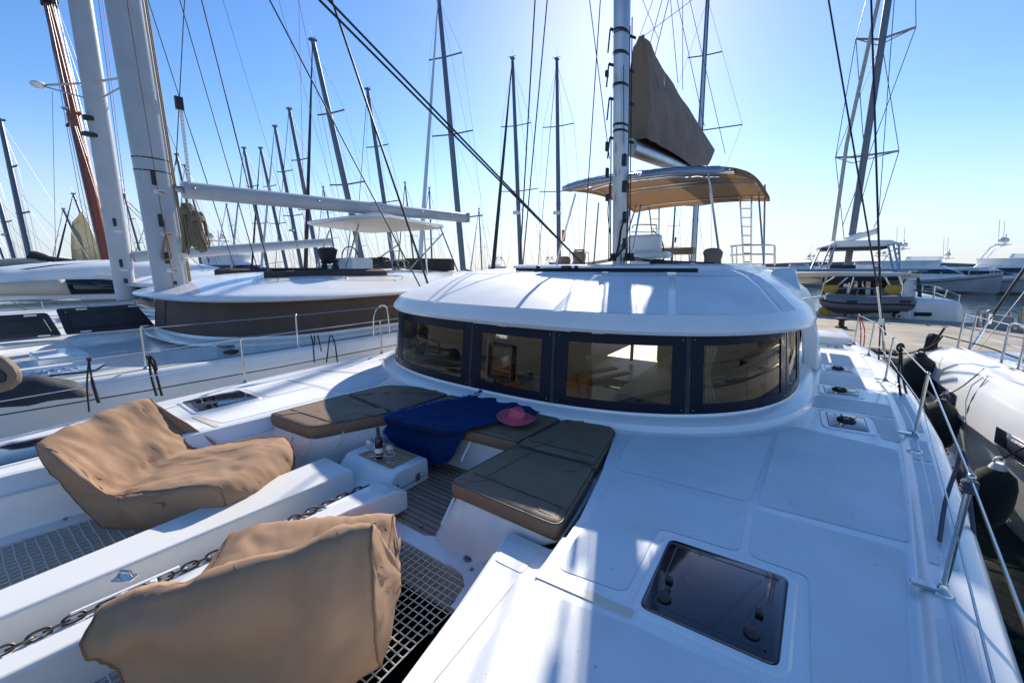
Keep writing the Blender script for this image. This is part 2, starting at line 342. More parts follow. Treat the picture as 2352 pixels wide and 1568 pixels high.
YS = [-3, -1.5, -.5, .2, .8, 1.4, 1.9, 2.3, 2.8, 3.3, 3.7, 3.95, 4.5, 5.5, 6.5, 7.5, 8.5, 9.5, 10.5, 11.6, 12.6]
def hull_rows(OUT, IN, sg):
    rows = []
    for y in YS:
        o_, i_ = sg*tab(OUT, y), sg*tab(IN, y); s_ = sg
        fw_ = .18 if y < .2 else 0                          # the bow narrows
        r = [(i_, 0)] + [(lerp(i_, o_-s_*.37, t), 0) for t in (.33, .66)] + [(o_-s_*.37, 0), (o_-s_*.34, -.006), (o_-s_*.31, .0), (o_-s_*.29, .022), (o_-s_*.13, .024), (o_-s_*.10, .006), (o_-s_*.05, -.006), (o_-s_*.015, -.04), (o_+s_*.02, -.13), (o_+s_*.04, -.4), (o_+s_*.03, -.8), (o_-s_*.06, -1.4), (o_-s_*.25, -1.95), (o_-s_*.6, -2.2)]
        rows.append([(x, y, z) for x, z in r])
    return rows
d = MB(); d.grid(hull_rows(OUT_P, IN_P, 1)); d.grid(hull_rows(OUT_S, IN_S, -1))
# deck behind the sunpads and round the cabin foot
back = [(-4.7, 3.0), (-4.66, 3.42), (-4.5, 3.66), (-4.2, 3.76), (-3.6, 3.86), (-2.9, 3.93), (-2.3, 3.95), (-1.8, 3.93), (-1.5, 3.86), (-1.36, 3.72), (-1.2, 3.05)]
d.grid([[(x, y, 0) for x, y in back], [(lerp(x, -3, .0), max(y, 4.2), 0.001) for x, y in back], [(x, 5.2, .001) for x, y in back]])
dk = d.build('deck', 'gelcoat', boat, ang=50)
# inner flanks of both hulls: bevel, step, wall down to the net border, wall to the water
def flank(IN, sg, ystep, step):
    rows = []
    for y in [-3, -1.5, -.5, .2, .8, 1.4, 1.9, 2.06]:
        i_ = sg*tab(IN, y); st = step(y)
        r = [(i_, 0), (i_-sg*.03, -.012), (i_-sg*.075, -.10), (i_-sg*.10, -.128), (i_-sg*.13, -.135), (i_-sg*(st-.02), -.137), (i_-sg*st, -.15), (i_-sg*(st+.05), -.40), (i_-sg*(st+.06), -.44), (i_-sg*(st+.16), -.445), (i_-sg*(st+.165), -.50), (i_-sg*(st+.10), -.9), (i_-sg*(st-.15), -1.5), (i_-sg*(st-.5), -2.1)]
        rows.append([(x, y, z) for x, z in r])
    return rows
fl = MB(); fl.grid(flank(IN_P, 1, 0, lambda y: tab([(0, .22), (1, .31), (2.06, .45)], y))); fl.grid(flank(IN_S, -1, 0, lambda y: .13)); fl.each('hull_flank', 'gelcoat', boat, ang=32)
wn = MB()
for y0, y1 in ((-.55, .0), (.5, 1.15)): wn.loft([[(-4.935, p[0], p[1]) for p in rpoly([(y0, -1.15), (y1, -1.15), (y1, -.92), (y0, -.92)], .1)], [(-4.90, p[0], p[1]) for p in rpoly([(y0, -1.15), (y1, -1.15), (y1, -.92), (y0, -.92)], .1)]])
wn.each('porthole', 'dark_glass', boat)
bd = MB(); bd.grid([[(x, 2.06, -.46), (x, 1.87, -.46), (x, 1.86, -.50), (x, 1.98, -1.0), (x, 12, -1.05)] for x in (-5.2, -4, -3, -2, -1.2)]); bd.build('bridge_deck', 'gelcoat', boat)
# corner fillets of the net border
MB().sheet([(-1.35, 2.06), (-1.88, 2.06), (-1.88, 1.87), (-1.72, 1.85), (-1.63, 1.78), (-1.59, 1.6), (-1.35, 1.6)], -.4425).build('net_border', 'gelcoat', boat)
# --- non-skid panels, 3 mm proud of the smooth deck
ns = MB()
def panel(poly, r=.06, z=.003): ns.sheet(inset(rpoly(poly, r), .0), z)
panel([(-.93, .9), (-.9, 1.6), (-.50, 1.665), (.2, 1.70), (.46, 1.70), (.40, .9)]); panel([(-.94, -.6), (-.93, .86), (.40, .86), (.2, -.6)])
panel([(-.95, 1.79), (-1.0, 2.4), (-1.05, 2.97), (-.59, 3.02), (-.15, 3.055), (-.135, 2.52), (-.585, 2.48), (-.575, 1.84)])
panel([(-.085, 2.52), (-.10, 3.065), (.67, 3.10), (.58, 2.5), (.49, 1.78), (.20, 1.78), (.20, 2.52)])
panel([(-1.1, 3.07), (-1.22, 3.78), (-.9, 4.05), (-.5, 4.25), (-.08, 4.6), (-.14, 3.15)])
panel([(-.09, 3.15), (-.03, 4.72), (.08, 5.04), (.88, 4.88), (.70, 3.2)]); panel([(.32, 5.84), (.98, 5.88), (.93, 5.12), (.80, 5.12), (.80, 5.80), (.32, 5.80)])
panel([(.22, 5.92), (.30, 6.4), (.33, 6.5), (1.03, 6.5), (.99, 5.94)]); panel([(.36, 7.2), (.40, 8.0), (1.08, 8.0), (1.07, 7.2)]); panel([(.42, 8.7), (.42, 10.3), (1.05, 10.3), (1.07, 8.7)])
panel([(-4.92, 1.62), (-4.86, 2.9), (-5.4, 2.92), (-5.4, 2.34), (-5.36, 1.55)]); panel([(-5.46, 2.34), (-5.46, 2.90), (-6.12, 2.84), (-6.1, 2.32)])
panel([(-4.84, 2.99), (-4.78, 3.5), (-5.0, 3.9), (-6.2, 3.4), (-6.14, 2.90), (-5.46, 2.97)]); panel([(-5.05, 3.95), (-5.7, 4.4), (-6.2, 5.2), (-6.24, 3.48)])
panel([(-4.96, .62), (-4.92, 1.5), (-5.36, 1.43), (-5.44, .66)]); panel([(-6.1, 5.5), (-6.26, 5.4), (-6.3, 8), (-6.12, 8)])
ns.each('nonskid_panel', 'nonskid', boat, flat=True)
# step panels and the strip of the side deck
st = MB()
def stepped(ya, yb, z): return [(tab(IN_P, ya)-.17, ya), (tab(IN_P, yb)-.17, yb), (tab(IN_P, yb)-tab([(0, .19), (1, .27), (2.06, .41)], yb), yb), (tab(IN_P, ya)-tab([(0, .19), (1, .27), (2.06, .41)], ya), ya)]
st.sheet(rpoly(stepped(.2, 1.72, 0), .04), -.1325); st.sheet(rpoly(stepped(1.78, 2.0, 0), .03), -.1325); st.each('step_tread', 'nonskid', boat, flat=True)
sd_ = MB()
for ya, yb in ((.6, 2.5), (3.0, 4.6), (4.66, 5.2), (5.5, 7.4), (7.5, 9.2)):
    for a_, b_ in ((.275, .225), (.205, .15)): sd_.grid([[(tab(OUT_P, y)-a_, y, .0265), (tab(OUT_P, y)-b_, y, .0275)] for y in [lerp(ya, yb, k/6) for k in range(7)]])
sd_.each('side_deck_strip', 'nonskid', boat, flat=True)
# gutter beside the large hatch
MB().loft([[(p.x, p.y, z) for p in [Vector(q) for q in rpoly([(-1.02, 1.665), (-.50, 1.70), (-.50, 1.755), (-1.02, 1.72)], .02)]] for z in (.0, .006)]).build('gutter', 'cream', boat)
MB().loft([[(p[0], p[1], z) for p in rpoly([(-5.40, 1.50), (-4.86, 1.53), (-4.86, 1.58), (-5.40, 1.55)], .02)] for z in (.0, .006)]).build('gutter', 'cream', boat)
# --- hatches
def hatch(poly, handles, r=.05, rim=.03, z=.0, inner=True):
    P = rpoly(poly, r); b = MB(); b.loft([[(x, y, z+dz) for x, y in inset(P, i)] for i, dz in ((-rim-.012, .0), (-rim, .011), (0, .012), (.004, .004))], cap=False)
    h = b.build('hatch', 'gelcoat', boat)
    p = MB(); p.loft([[(x, y, z+dz) for x, y in inset(P, i)] for i, dz in ((.004, .003), (.010, .016), (.014, .017))]); p.build('pane', 'hatch_glass', h)
    if inner:
        q = MB(); I = inset(P, .055); J = inset(P, .06); q.loft([[(x, y, z+.0185) for x, y in I], [(x, y, z+.0185) for x, y in J]], cap=False); q.build('seal', 'hatch_rim', h)
    for kind, x, y in handles:
        k = MB()
        if kind == 'knob': k.lathe([(.034, .017), (.034, .03), (.028, .038), (.012, .04)], (x, y, z), 18).box((x, y+.05, z+.026), (.022, .05, .018)); k.build('latch', 'black', h)
        elif kind == 'hinge': k.box((x, y, z+.028), (.035, .04, .022)); k.each('hinge', 'black', h, bevel=.006)
        elif kind == 'vent': k.lathe([(.085, .017), (.085, .03), (.07, .045), (.03, .048)], (x, y, z), 22); [k.box((x+.05*math.cos(a), y+.05*math.sin(a), z+.045), (.03, .012, .02), rz=a) for a in [j*math.pi/4 for j in range(8)]]; k.build('vent', 'black', h)
    return h
hatch([(-.49, 1.78), (.09, 1.80), (.11, 2.43), (-.50, 2.40)], [('knob', -.40, 1.90), ('knob', -.02, 1.92), ('hinge', -.41, 2.03), ('hinge', .0, 2.06)])
hatch([(.39, 5.22), (.72, 5.24), (.72, 5.76), (.38, 5.74)], [('vent', .55, 5.49)], r=.03, rim=.05, inner=False)
hatch([(.40, 6.62), (.76, 6.66), (.76, 7.10), (.40, 7.06)], [('vent', .57, 6.86)], r=.03, rim=.05, inner=False)
hatch([(.46, 8.14), (.82, 8.16), (.82, 8.54), (.46, 8.52)], [('vent', .63, 8.33)], r=.03, rim=.05, inner=False)
hatch([(.42, 10.5), (.86, 10.5), (.86, 11.0), (.42, 11.0)], [], r=.03, rim=.05, inner=False)
hatch([(-6.10, 1.61), (-5.50, 1.58), (-5.50, 2.24), (-6.08, 2.24)], [('knob', -5.95, 1.75), ('knob', -5.63, 1.75), ('hinge', -5.95, 1.9)], r=.03)
hatch([(-5.98, -.25), (-5.32, -.25), (-5.32, .62), (-5.95, .60)], [('vent', -5.5, .48)], r=.04)
hatch([(-6.05, 4.55), (-5.72, 4.55), (-5.74, 5.0), (-6.05, 5.0)], [('vent', -5.88, 4.8)], r=.03, rim=.05, inner=False)
# --- cockpit floor, table, seat mouldings
tk = MB(); tk.sheet([(-4.12, 1.99), (-3.85, 1.99), (-2.26, 2.01), (-2.17, 2.06), (-2.05, 2.5), (-1.95, 3.2), (-3.6, 3.2), (-3.7, 2.75)], -.452); tk.build('teak_sole', 'teak_floor', boat, flat=True)
seat = MB()
def moulding(top, bot, zt=-.12, zb=-.46):
    n_ = 3; T = rpoly(top, .10, 6); B = rpoly(bot, .12, 6); seat.loft([[(lerp(b[0], t[0], s_), lerp(b[1], t[1], s_), z) for b, t in zip(B, T)] for s_, z in ((-.06, zb), (.0, zb+.03), (.85, zt-.04), (.97, zt-.008), (1, zt))])
moulding([(-2.06, 2.16), (-1.08, 2.13), (-1.15, 3.3), (-1.5, 3.95), (-2.02, 3.9)], [(-2.20, 2.02), (-1.62, 1.98), (-1.3, 3.3), (-1.5, 3.95), (-2.02, 3.9)])
moulding([(-4.74, 2.03), (-3.98, 2.08), (-3.68, 2.80), (-3.68, 3.8), (-4.6, 3.6)], [(-4.74, 1.90), (-4.10, 1.98), (-3.72, 2.72), (-3.68, 3.8), (-4.6, 3.6)])
moulding([(-3.75, 2.99), (-1.95, 3.10), (-1.95, 3.95), (-3.75, 3.85)], [(-3.75, 2.93), (-1.95, 3.04), (-1.95, 3.95), (-3.75, 3.85)])
seat.build('seat_moulding', 'gelcoat', boat, ang=50)
MB().grid([[(x, y, z) for x, y in back] for z in (.0, -.13)]).build('seat_back', 'gelcoat', boat)
MB().grid([[(-4.78, 2.95, z), (-4.79, 2.3, z), (-4.86, 1.4, z)] for z in (0, -.14)]).build('seat_back', 'gelcoat', boat)
MB().grid([[(-1.06, 2.05, z), (-1.12, 2.7, z), (-1.2, 3.08, z)] for z in (0, -.14)]).build('seat_back', 'gelcoat', boat)
stp = MB()
for px, py, z in ((1035, 1165, -.16), (1125, 1205, -.16), (672, 1005, -.16), (712, 1018, -.16), (783, 1005, -.15), (1075, 1030, -.15)):
    p = az(px, py, z); stp.bar(p+Vector((0, .04, .06)), p+Vector((-.012, -.09, -.10)), .022, .004)
stp.each('cushion_strap', 'paint_white', boat)
tb = MB(); F = [(2.00, -.455), (2.06, -.40), (2.20, -.275), (2.235, -.232), (2.28, -.222), (2.60, -.222), (2.635, -.235), (2.645, -.27), (2.645, -.455)]
tb.loft([[(x, y, z) for y, z in F] for x in (-3.64, -3.60, -2.92, -2.88)]); table = tb.build('cockpit_table', 'gelcoat', boat, bevel=.011, seg=3)
MB().sheet([(-3.50, 2.275), (-2.97, 2.275), (-2.97, 2.60), (-3.46, 2.60)], -.2195).build('table_inlay', 'teak_table', table, flat=True)
for y in (2.24, 2.50): MB().box((-2.874, y, -.37), (.02, .045, .075)).build('latch', 'steel_dull', table, bevel=.006)
MB().box((-2.877, 2.38, -.395), (.004, .5, .004)).build('lid_gap', 'black', table)
# --- central beam with its chain channel
A = [az(0, 1330, -.2), az(690, 1050, -.2), az(800, 1100, -.2), az(0, 1430, -.2)]
yb = -1.6
def beam(xl0, xr0, xl1, xr1, z, zb, y1): return [[(xl0, yb, zb), (xl0, yb, z), (xr0, yb, z), (xr0, yb, zb)], [(xl1, y1, zb), (xl1, y1, z), (xr1, y1, z), (xr1, y1, zb)]]
b = MB(); b.loft(beam(-3.62, -3.42, -3.69, -3.22, -.20, -.75, 2.04)); b.loft(beam(-3.09, -2.92, -2.83, -2.66, -.20, -.75, 1.95)); b.loft([[(-3.22, yb, -.75), (-3.22, yb, -.25), (-3.0, yb, -.25), (-3.0, yb, -.75)], [(-2.93, 2.0, -.75), (-2.93, 2.0, -.25), (-2.75, 2.0, -.25), (-2.75, 2.0, -.75)]]); b.loft([[(-3.45, yb, -.75), (-3.45, yb, -.40), (-3.1, yb, -.40), (-3.1, yb, -.75)], [(-3.3, 2.0, -.75), (-3.3, 2.0, -.40), (-2.85, 2.0, -.40), (-2.85, 2.0, -.75)]]); b.build('centre_beam', 'gelcoat_old', boat, bevel=.022, seg=3)
b = MB(); b.loft([[(-2.90, 1.55, -.205), (-2.70, 1.55, -.205), (-2.70, 1.55, -.3), (-2.90, 1.55, -.3)], [(-2.86, 2.02, -.195), (-2.60, 2.02, -.20), (-2.60, 2.02, -.42), (-2.86, 2.02, -.42)], [(-2.86, 2.14, -.25), (-2.60, 2.14, -.26), (-2.60, 2.14, -.42), (-2.86, 2.14, -.42)]]); b.build('windlass_cover', 'gelcoat', boat, bevel=.014, seg=3)
c1 = MB(); pa, pb = az(160, 1410, -.2), az(412, 1300, -.2); c1.bar(pa, pb, .022, .010); [c1.tube([pa.lerp(pb, t_)+Vector((.02, 0, .0)), pa.lerp(pb, t_)+Vector((.02, .0, -.07))], .02) for t_ in (.45, .72)]; c1.each('chain_stopper', 'paint_white', boat, bevel=.005)
c1 = MB(); p = az(268, 1328, -.2); c1.tube([p+Vector((0, 0, 0)), p+Vector((.02, .02, .05)), p+Vector((.07, .05, .05)), p+Vector((.08, .06, 0))], .008); c1.box(p+Vector((.04, .03, .004)), (.12, .06, .008), rz=.6); c1.build('eye_plate', 'steel', boat)
# --- nets
def net(x0, x1, y0, y1, sx, sy, z, clip=None):
    b = MB(); r = .0048; k = 0
    nx = int((x1-x0)/sx)
    for i in range(nx+1):
        x = x0+(x1-x0)*i/nx; b.tube([(x+.004*math.sin(3*j+i), lerp(y0, y1, j/10), z-.018*math.sin(math.pi*j/10)*math.sin(math.pi*i/nx)) for j in range(11)], r, 4)
    ny = int((y1-y0)/sy)
    for j in range(ny+1):
        y = lerp(y0, y1, j/ny); b.tube([(lerp(x0, x1, i/10), y+.003*math.sin(2*i+j), z-.018*math.sin(math.pi*i/10)*math.sin(math.pi*j/ny)+.003) for i in range(11)], r, 4)
    return b
net(-4.98, -3.72, -.9, 1.87, .058, .058, -.47).build('net', 'rope_white', boat, flat=True)
net(-2.82, -1.585, -.9, 1.87, .05, .05, -.47).build('net', 'rope_white', boat, flat=True)
sc = MB()
for px, py, z in ((757, 1086, -.45), (722, 1102, -.45), (968, 1208, -.45), (1013, 1235, -.45), (1062, 1265, -.44), (1083, 1307, -.44), (1040, 1378, -.44), (990, 1452, -.44), (150, 1192, -.44), (45, 1216, -.44)): p = az(px, py, z); sc.lathe([(.014, 0), (.014, .008), (.006, .012)], p, 10)
sc.each('screw', 'screw', boat)
p = az(1075, 1282, -.44); MB().lathe([(.034, 0), (.034, .008), (.03, .01), (.02, .006)], p, 18).box(p+Vector((0, 0, .012)), (.05, .008, .008)).build('drain', 'steel_dull', boat)
# --- cabin: foot, windows, roof
CAB = (-3.17, 3.80, 3.34, 3.0, 8.7)
f_ = MB(); f_.grid(roof_rings(CAB, [(-.13, -.02), (-.13, .0), (-.12, .012), (-.10, .055), (-.06, .075), (.02, .095), (.05, .10), (.055, .125)])); f_.build('cabin_foot', 'gelcoat', boat, ang=32)
Wb = cab_curve(*CAB, .06, m=900); Wt = cab_curve(*CAB, .15, m=900); ZB, ZT = .115, .94
def wpt(s, t): i = min(898, max(0, int(s*899))); q = Wb[i].lerp(Wb[i+1], s*899-i); r_ = Wt[i].lerp(Wt[i+1], s*899-i); p = q.lerp(r_, t); return Vector((p.x, p.y, lerp(ZB, ZT, t)))
def s_at(px):                                             # where along the band a window edge is
    best = None
    for k in range(120, 840):
        s = k/900; q = proj(wpt(s, .3))[0]
        if best is None or abs(q-px) < best[0]: best = (abs(q-px), s)
    return best[1]
SW = [s_at(q) for q in (1082, 1270, 1581, 1806)]; SW = [2*(.5)-SW[3]-.0]+SW[0:] if False else SW
bounds = [SW[0]-.135, SW[0], SW[1], SW[2], SW[3], SW[3]+.055, SW[3]+.115]; bounds = [bounds[0]-.08]+bounds
for k in range(len(bounds)-1):
    s0, s1 = bounds[k]+.0014, bounds[k+1]-.0014; ds = s1-s0; mg = min(.0105, ds*.12); a0, a1, t0, t1 = s0+mg, s1-mg, .13, .875
    N_ = 14; b = MB(); off = lambda s, t, d_: wpt(s, t)
    def strip(sa, sb, ta, tb_, n_): b.grid([[wpt(lerp(sa, sb, i/n_), t) for i in range(n_+1)] for t in (ta, tb_)])
    strip(s0, s1, 0, t0, N_); strip(s0, s1, t1, 1, N_); strip(s0, a0, t0, t1, 2); strip(a1, s1, t0, t1, 2)
    wo = b.build('window', 'navy_frame', boat, ang=60)
    b = MB(); rim = [wpt(lerp(a0, a1, i/N_), t0) for i in range(N_+1)]+[wpt(lerp(a1, a0, i/N_), t1) for i in range(N_+1)]; inn = [p+Vector((-(p.x+3.17)*.006, .012, 0)) for p in rim]; b.grid([rim, inn], cu=True); b.build('seal', 'black', wo)
    b = MB(); b.grid([[wpt(lerp(a0, a1, i/N_), t)+Vector((-(wpt(lerp(a0, a1, i/N_), t).x+3.17)*.003, .006, 0)) for i in range(N_+1)] for t in (t0, .5, t1)]); pn = b.build('pane', 'saloon_glass', wo)
    for q in b.v: pass
    if 1 <= k <= 4:
        b = MB()
        for ss in (s0+.003, s1-.003):
            for t in (.06, .95): q = wpt(ss, t); b.ball((q.x, q.y-.003, q.z), .007, 8, 5)
        b.each('bolt', 'steel', wo)
    b = MB(); b.grid([[wpt(s1+dd, t)+Vector((0, -.001, 0)) for dd in (-.0004, .0022)] for t in (0, .5, 1)]); b.build('window_joint', 'charcoal', boat)
b = MB(); q0 = wpt(bounds[2]+.02, .2); q1 = wpt(bounds[3]-.035, .2); nn = Vector((q1.y-q0.y, -(q1.x-q0.x), 0)).normalized()*.03
e_ = [wpt(bounds[2]+.022, .24)+nn, wpt(bounds[3]-.038, .24)+nn, wpt(bounds[3]-.038, .72)+nn, wpt(bounds[2]+.022, .72)+nn]
for i in range(4): b.bar(e_[i], e_[(i+1) % 4], .02, .035)
b.build('opening_sash', 'black', boat, bevel=.004)
MB().add([p-nn*.6 for p in e_], [(0, 1, 2, 3)]).build('opening_pane', 'saloon_glass', boat)
ROOF = (-3.10, 4.02, 3.17, 2.75, 11.4)
RP = [(.10, .935), (.02, .94), (-.07, .948), (-.12, .962), (-.145, 1.0), (-.13, 1.05), (-.10, 1.085), (-.05, 1.16), (.3, 1.28), (.8, 1.415), (1.4, 1.525), (2.0, 1.585), (2.6, 1.61), (3.0, 1.615)]
rf = MB(); rr = [ring(cab_curve(*ROOF, i, fs=.36 if k > 5 else 1), z) for k, (i, z) in enumerate(RP)]; rf.grid(rr); n_ = len(rr[-1]); h_ = n_//2; rf.add(rr[-1], [(i, i+1, n_-2-i, n_-1-i) for i in range(h_-1)]); roof = rf.build('cabin_roof', 'gelcoat', boat, ang=30)
def roof_pt(s, q):                                        # s along the curve, q ring position
    i = int(q); t = q-i; A_, B_ = rr[i], rr[min(i+1, len(rr)-1)]; k = s*(n_-1); j = min(n_-2, int(k)); u = k-j
    a = Vector(A_[j]).lerp(Vector(A_[j+1]), u); b_ = Vector(B_[j]).lerp(Vector(B_[j+1]), u); return a.lerp(b_, t)
def roof_s(px, q=7.2): return min((abs(proj(roof_pt(k/600, q))[0]-px), k/600) for k in range(150, 480))[1]
cuts = [.20, .30]+[roof_s(q) for q in (1005, 1285, 1545, 1790)]+[.70]
rp = MB()
for a, b_ in zip(cuts, cuts[1:]):
    rp.grid([[roof_pt(lerp(a+.0022, b_-.0022, i/10), q)+Vector((0, 0, .004)) for i in range(11)] for q in (7.05, 7.5, 8, 8.5, 9, 9.5, 9.97)])
    rp.grid([[roof_pt(lerp(a+.004, b_-.004, i/10), q)+Vector((0, 0, .004)) for i in range(11)] for q in (10.03, 10.5, 11, 11.5)])
rp.each('roof_tread', 'nonskid', roof, ang=50)
b = MB(); b.grid([[roof_pt(lerp(roof_s(1085, 3), roof_s(1312, 3), k/12), q)+Vector((0, -.012, dz)) for q, dz in ((2.3, -.004), (2.55, .004), (2.8, -.004))] for k in range(13)]); b.build('roof_gutter', 'gelcoat', roof)
b = MB(); hl = cab_curve(*ROOF, .14, m=60); b.add([(p.x, p.y, .945) for p in hl], [tuple(range(60))]); b.build('headliner', 'headliner', boat)
pil = MB(); pil.loft([[(.16, 8.15, 0), (.36, 8.0, 0), (.44, 8.7, 0), (.2, 8.8, 0)], [(.10, 8.2, .5), (.32, 8.1, .5), (.34, 8.75, .5), (.1, 8.8, .5)], [(-.02, 8.3, 1.0), (.16, 8.3, 1.0), (.2, 8.8, 1.0), (0, 8.8, 1.0)]]); pil.build('cabin_pillar', 'gelcoat', boat, bevel=.04, seg=3)
fin = MB(); fin.loft([[(-.55, 8.6, 1.40), (.05, 8.3, 1.15), (.0, 9.6, 1.2), (-.5, 9.6, 1.4)], [(-.42, 8.95, 1.62), (-.12, 8.9, 1.63), (-.15, 9.6, 1.62), (-.42, 9.6, 1.62)]]); fin.build('roof_wing', 'gelcoat', roof, bevel=.03)
gr_ = MB(); pa = ay(1828, 700, 6.6); gr_.tube([pa, pa+Vector((.03, .05, .07)), ay(1885, 688, 8.2)+Vector((.05, 0, .06)), ay(1886, 690, 9.4)+Vector((.05, 0, .04))], .016); gr_.build('grab_rail', 'steel', roof)
# --- saloon seen through the panes
b = MB(); b.sheet([(-6.3, 4.3), (.1, 4.3), (.1, 11.8), (-6.3, 11.8)], -.44); b.build('saloon_sole', 'saloon_wood', boat)
ct = MB(); ct.box((-4.2, 4.75, .0), (2.2, .55, .06)); ct.box((-2.05, 5.2, -.06), (.75, 1.3, .05)); ct.box((-1.15, 5.0, -.06), (.6, .8, .05)); ct.box((-2.05, 5.2, -.27), (.7, 1.2, .35)); ct.box((-4.2, 4.8, -.25), (2.1, .45, .45)); ct.each('saloon_counter', 'charcoal', boat, bevel=.01)
ct = MB(); ct.bar((-2.95, 4.9, .02), (-2.35, 6.3, .02), .12, .03); ct.bar((-2.6, 4.8, .0), (-2.1, 6.2, .0), .10, .03); ct.bar((-1.65, 4.6, .02), (-1.3, 5.5, .02), .10, .04); ct.each('counter_fiddle', 'wood', boat)
ct = MB()
for x, y, r in ((-2.2, 4.95, .16), (-1.95, 5.45, .16), (-2.75, 5.0, .13)): ct.lathe([(r, -.03), (r*1.05, .0), (r*.55, -.012), (.01, -.012)], (x, y, 0), 22)
ct.each('dinner_plate', 'dark_glass', boat)
ct = MB(); ct.box((-5.2, 6.3, -.2), (1.5, 2.2, .5)); ct.box((-5.75, 6.3, .15), (.3, 2.2, .5)); ct.box((-.6, 7.0, -.2), (.9, 2.2, .5)); ct.each('sofa', 'sofa', boat, bevel=.06)
ct = MB(); ct.box((-1.9, 9.4, .0), (1.1, .8, .9)); ct.box((-.6, 9.8, .1), (1.0, .5, 1.0)); ct.each('aft_lounge', 'cream', boat, bevel=.08)
ct = MB()
for s in (bounds[4]+.012, bounds[4]-.014, bounds[2]+.012): ct.grid([[wpt(s+.011*i/10*(1-.6*math.exp(-((t-.5)*5)**2)), t)+Vector((.0, .10+.02*math.cos(i*2.2), 0)) for i in range(11)] for t in (0, .2, .4, .5, .6, .8, 1)])
ct.each('curtain', 'curtain', boat)
ct = MB(); ct.box((-3.9, 8.75, .3), (.06, .06, 1.4)); ct.box((-2.9, 8.75, .3), (.06, .06, 1.4)); ct.box((-1.5, 8.75, .3), (.06, .06, 1.4)); ct.box((-4.9, 8.75, .3), (1.9, .05, 1.4)); ct.each('aft_door', 'black', boat)
b = MB(); sw = lambda s0, s1: b.grid([[wpt(lerp(s0, s1, i/12), t) for i in range(13)] for t in (0, 1)]); sw(0, bounds[0]-.001); sw(bounds[-1]+.001, .999); b.each('cabin_side', 'gelcoat', boat)
b = MB(); b.box((-5.15, 8.78, .25), (2.3, .04, 1.4)); b.box((-.65, 8.78, .25), (1.5, .04, 1.4)); b.each('aft_bulkhead', 'charcoal', boat)
# --- traveller track on the roof
tr = MB(); tp = [ay(x, y, 5.9) for x, y in ((1190, 628), (1290, 624), (1400, 620), (1500, 619), (1605, 620))]
tpp = []
for p in tp:
    s = min((abs(roof_pt(k/400, 11).x-p.x), k/400) for k in range(120, 280))[1]; q = roof_pt(s, 11.0); tpp.append(Vector((p.x, 5.85, 1.6)))
tr.tube(tpp, .028); tr.build('jib_track', 'black', boat)
tr = MB()
for k, sz in ((.33, .16), (.15, .05), (.39, .05)): q = tpp[0].lerp(tpp[-1], k); tr.box(q+Vector((0, 0, .035)), (sz, .07, .06))
tr.each('track_car', 'black', boat, bevel=.015)
# --- mast, boom, sail cover
MX, MY = -2.95, 7.95
def mast(par, base, top, rx, ry, m_, name='mast', n=18, seg=6):
    base, top = Vector(base), Vector(top); rings = []
    for k in range(seg+1):
        p = base.lerp(top, k/seg); f = 1-.25*max(0, k/seg-.6)/.4
        rings.append([(p.x+rx*f*math.copysign(abs(math.cos(a))**.9, math.cos(a)), p.y+ry*f*math.copysign(abs(math.sin(a))**.9, math.sin(a)), p.z) for a in [2*math.pi*j/n for j in range(n)]])
    return MB().loft(rings).build(name, m_, par, ang=50)
mb0 = ax(1424, 600, MX); mt0 = ax(1429, 0, MX); up_ = (mt0-mb0)/(mt0.z-mb0.z)
mpos = lambda z: mb0+up_*(z-mb0.z)
mst = mast(boat, mpos(1.58), mpos(17.5), .125, .20, 'mast_alloy')
bnd = MB()
for py in (78, 128, 200, 291, 305): q = ax(1426, py, MX); bnd.loft([[(q.x+.132*math.cos(a), q.y+.207*math.sin(a), q.z+dz) for a in [2*math.pi*j/20 for j in range(20)]] for dz in (-.018, .018)], cap=False)
bnd.each('mast_strap', 'black', mst)
q = MB()
for py, sx, h in ((340, -1, .16), (400, -1, .18), (175, -1, .1), (455, -1, .14)): c = ax(1404, py, MX-.1); q.box((c.x-.03, c.y-.12, c.z), (.05, .08, h))
for py in (370, 560, 430, 500): c = ax(1436, py, MX+.1); q.box((c.x+.03, c.y-.08, c.z), (.05, .10, .20))
q.each('mast_cleat', 'black', mst, bevel=.012)
q = MB()
for py in (392, 575): c = ax(1430, py, MX+.11); q.box((c.x+.02, c.y-.10, c.z), (.015, .10, .10))
q.each('mast_sticker', 'sticker', mst)
q = MB()
for x0, y0, x1, y1, r in ((1447, 60, 1440, 598, .012), (1452, 40, 1446, 596, .010), (1404, 230, 1402, 590, .010), (1443, 420, 1437, 596, .016), (1432, 150, 1433, 330, .006), (1400, 420, 1398, 600, .009)): q.tube([ax(x0, y0, MX+.12), ax(x1, y1, MX+.12)], r, 6)
q.tube(crom([ax(1441, 500, MX+.14), ax(1428, 520, MX+.16), ax(1422, 560, MX+.2), ax(1416, 590, MX+.2), ax(1438, 560, MX+.14)], 6), .02, 6)
q.tube(crom([ax(1400, 440, MX-.1), ax(1396, 490, MX-.14), ax(1402, 540, MX-.1)], 6), .008, 6)
q.each('halyard', 'rope_black', mst)
q = MB()
for px in (1408, 1440, 1450): c = ay(px, 592, 7.7); q.lathe([(.07, -.06), (.07, 0), (.045, .02), (.045, .06), (.065, .08)], c, 14)
q.each('mast_block', 'black', boat)
bm_ = MB(); b0 = ax(1447, 338, MX); b1 = Vector((MX, 14.2, b0.z+.55)); bm_.tube([b0, b0.lerp(b1, .5), b1], .13, 14, flat=1.25); bm_.build('boom', 'mast_alloy', boat)
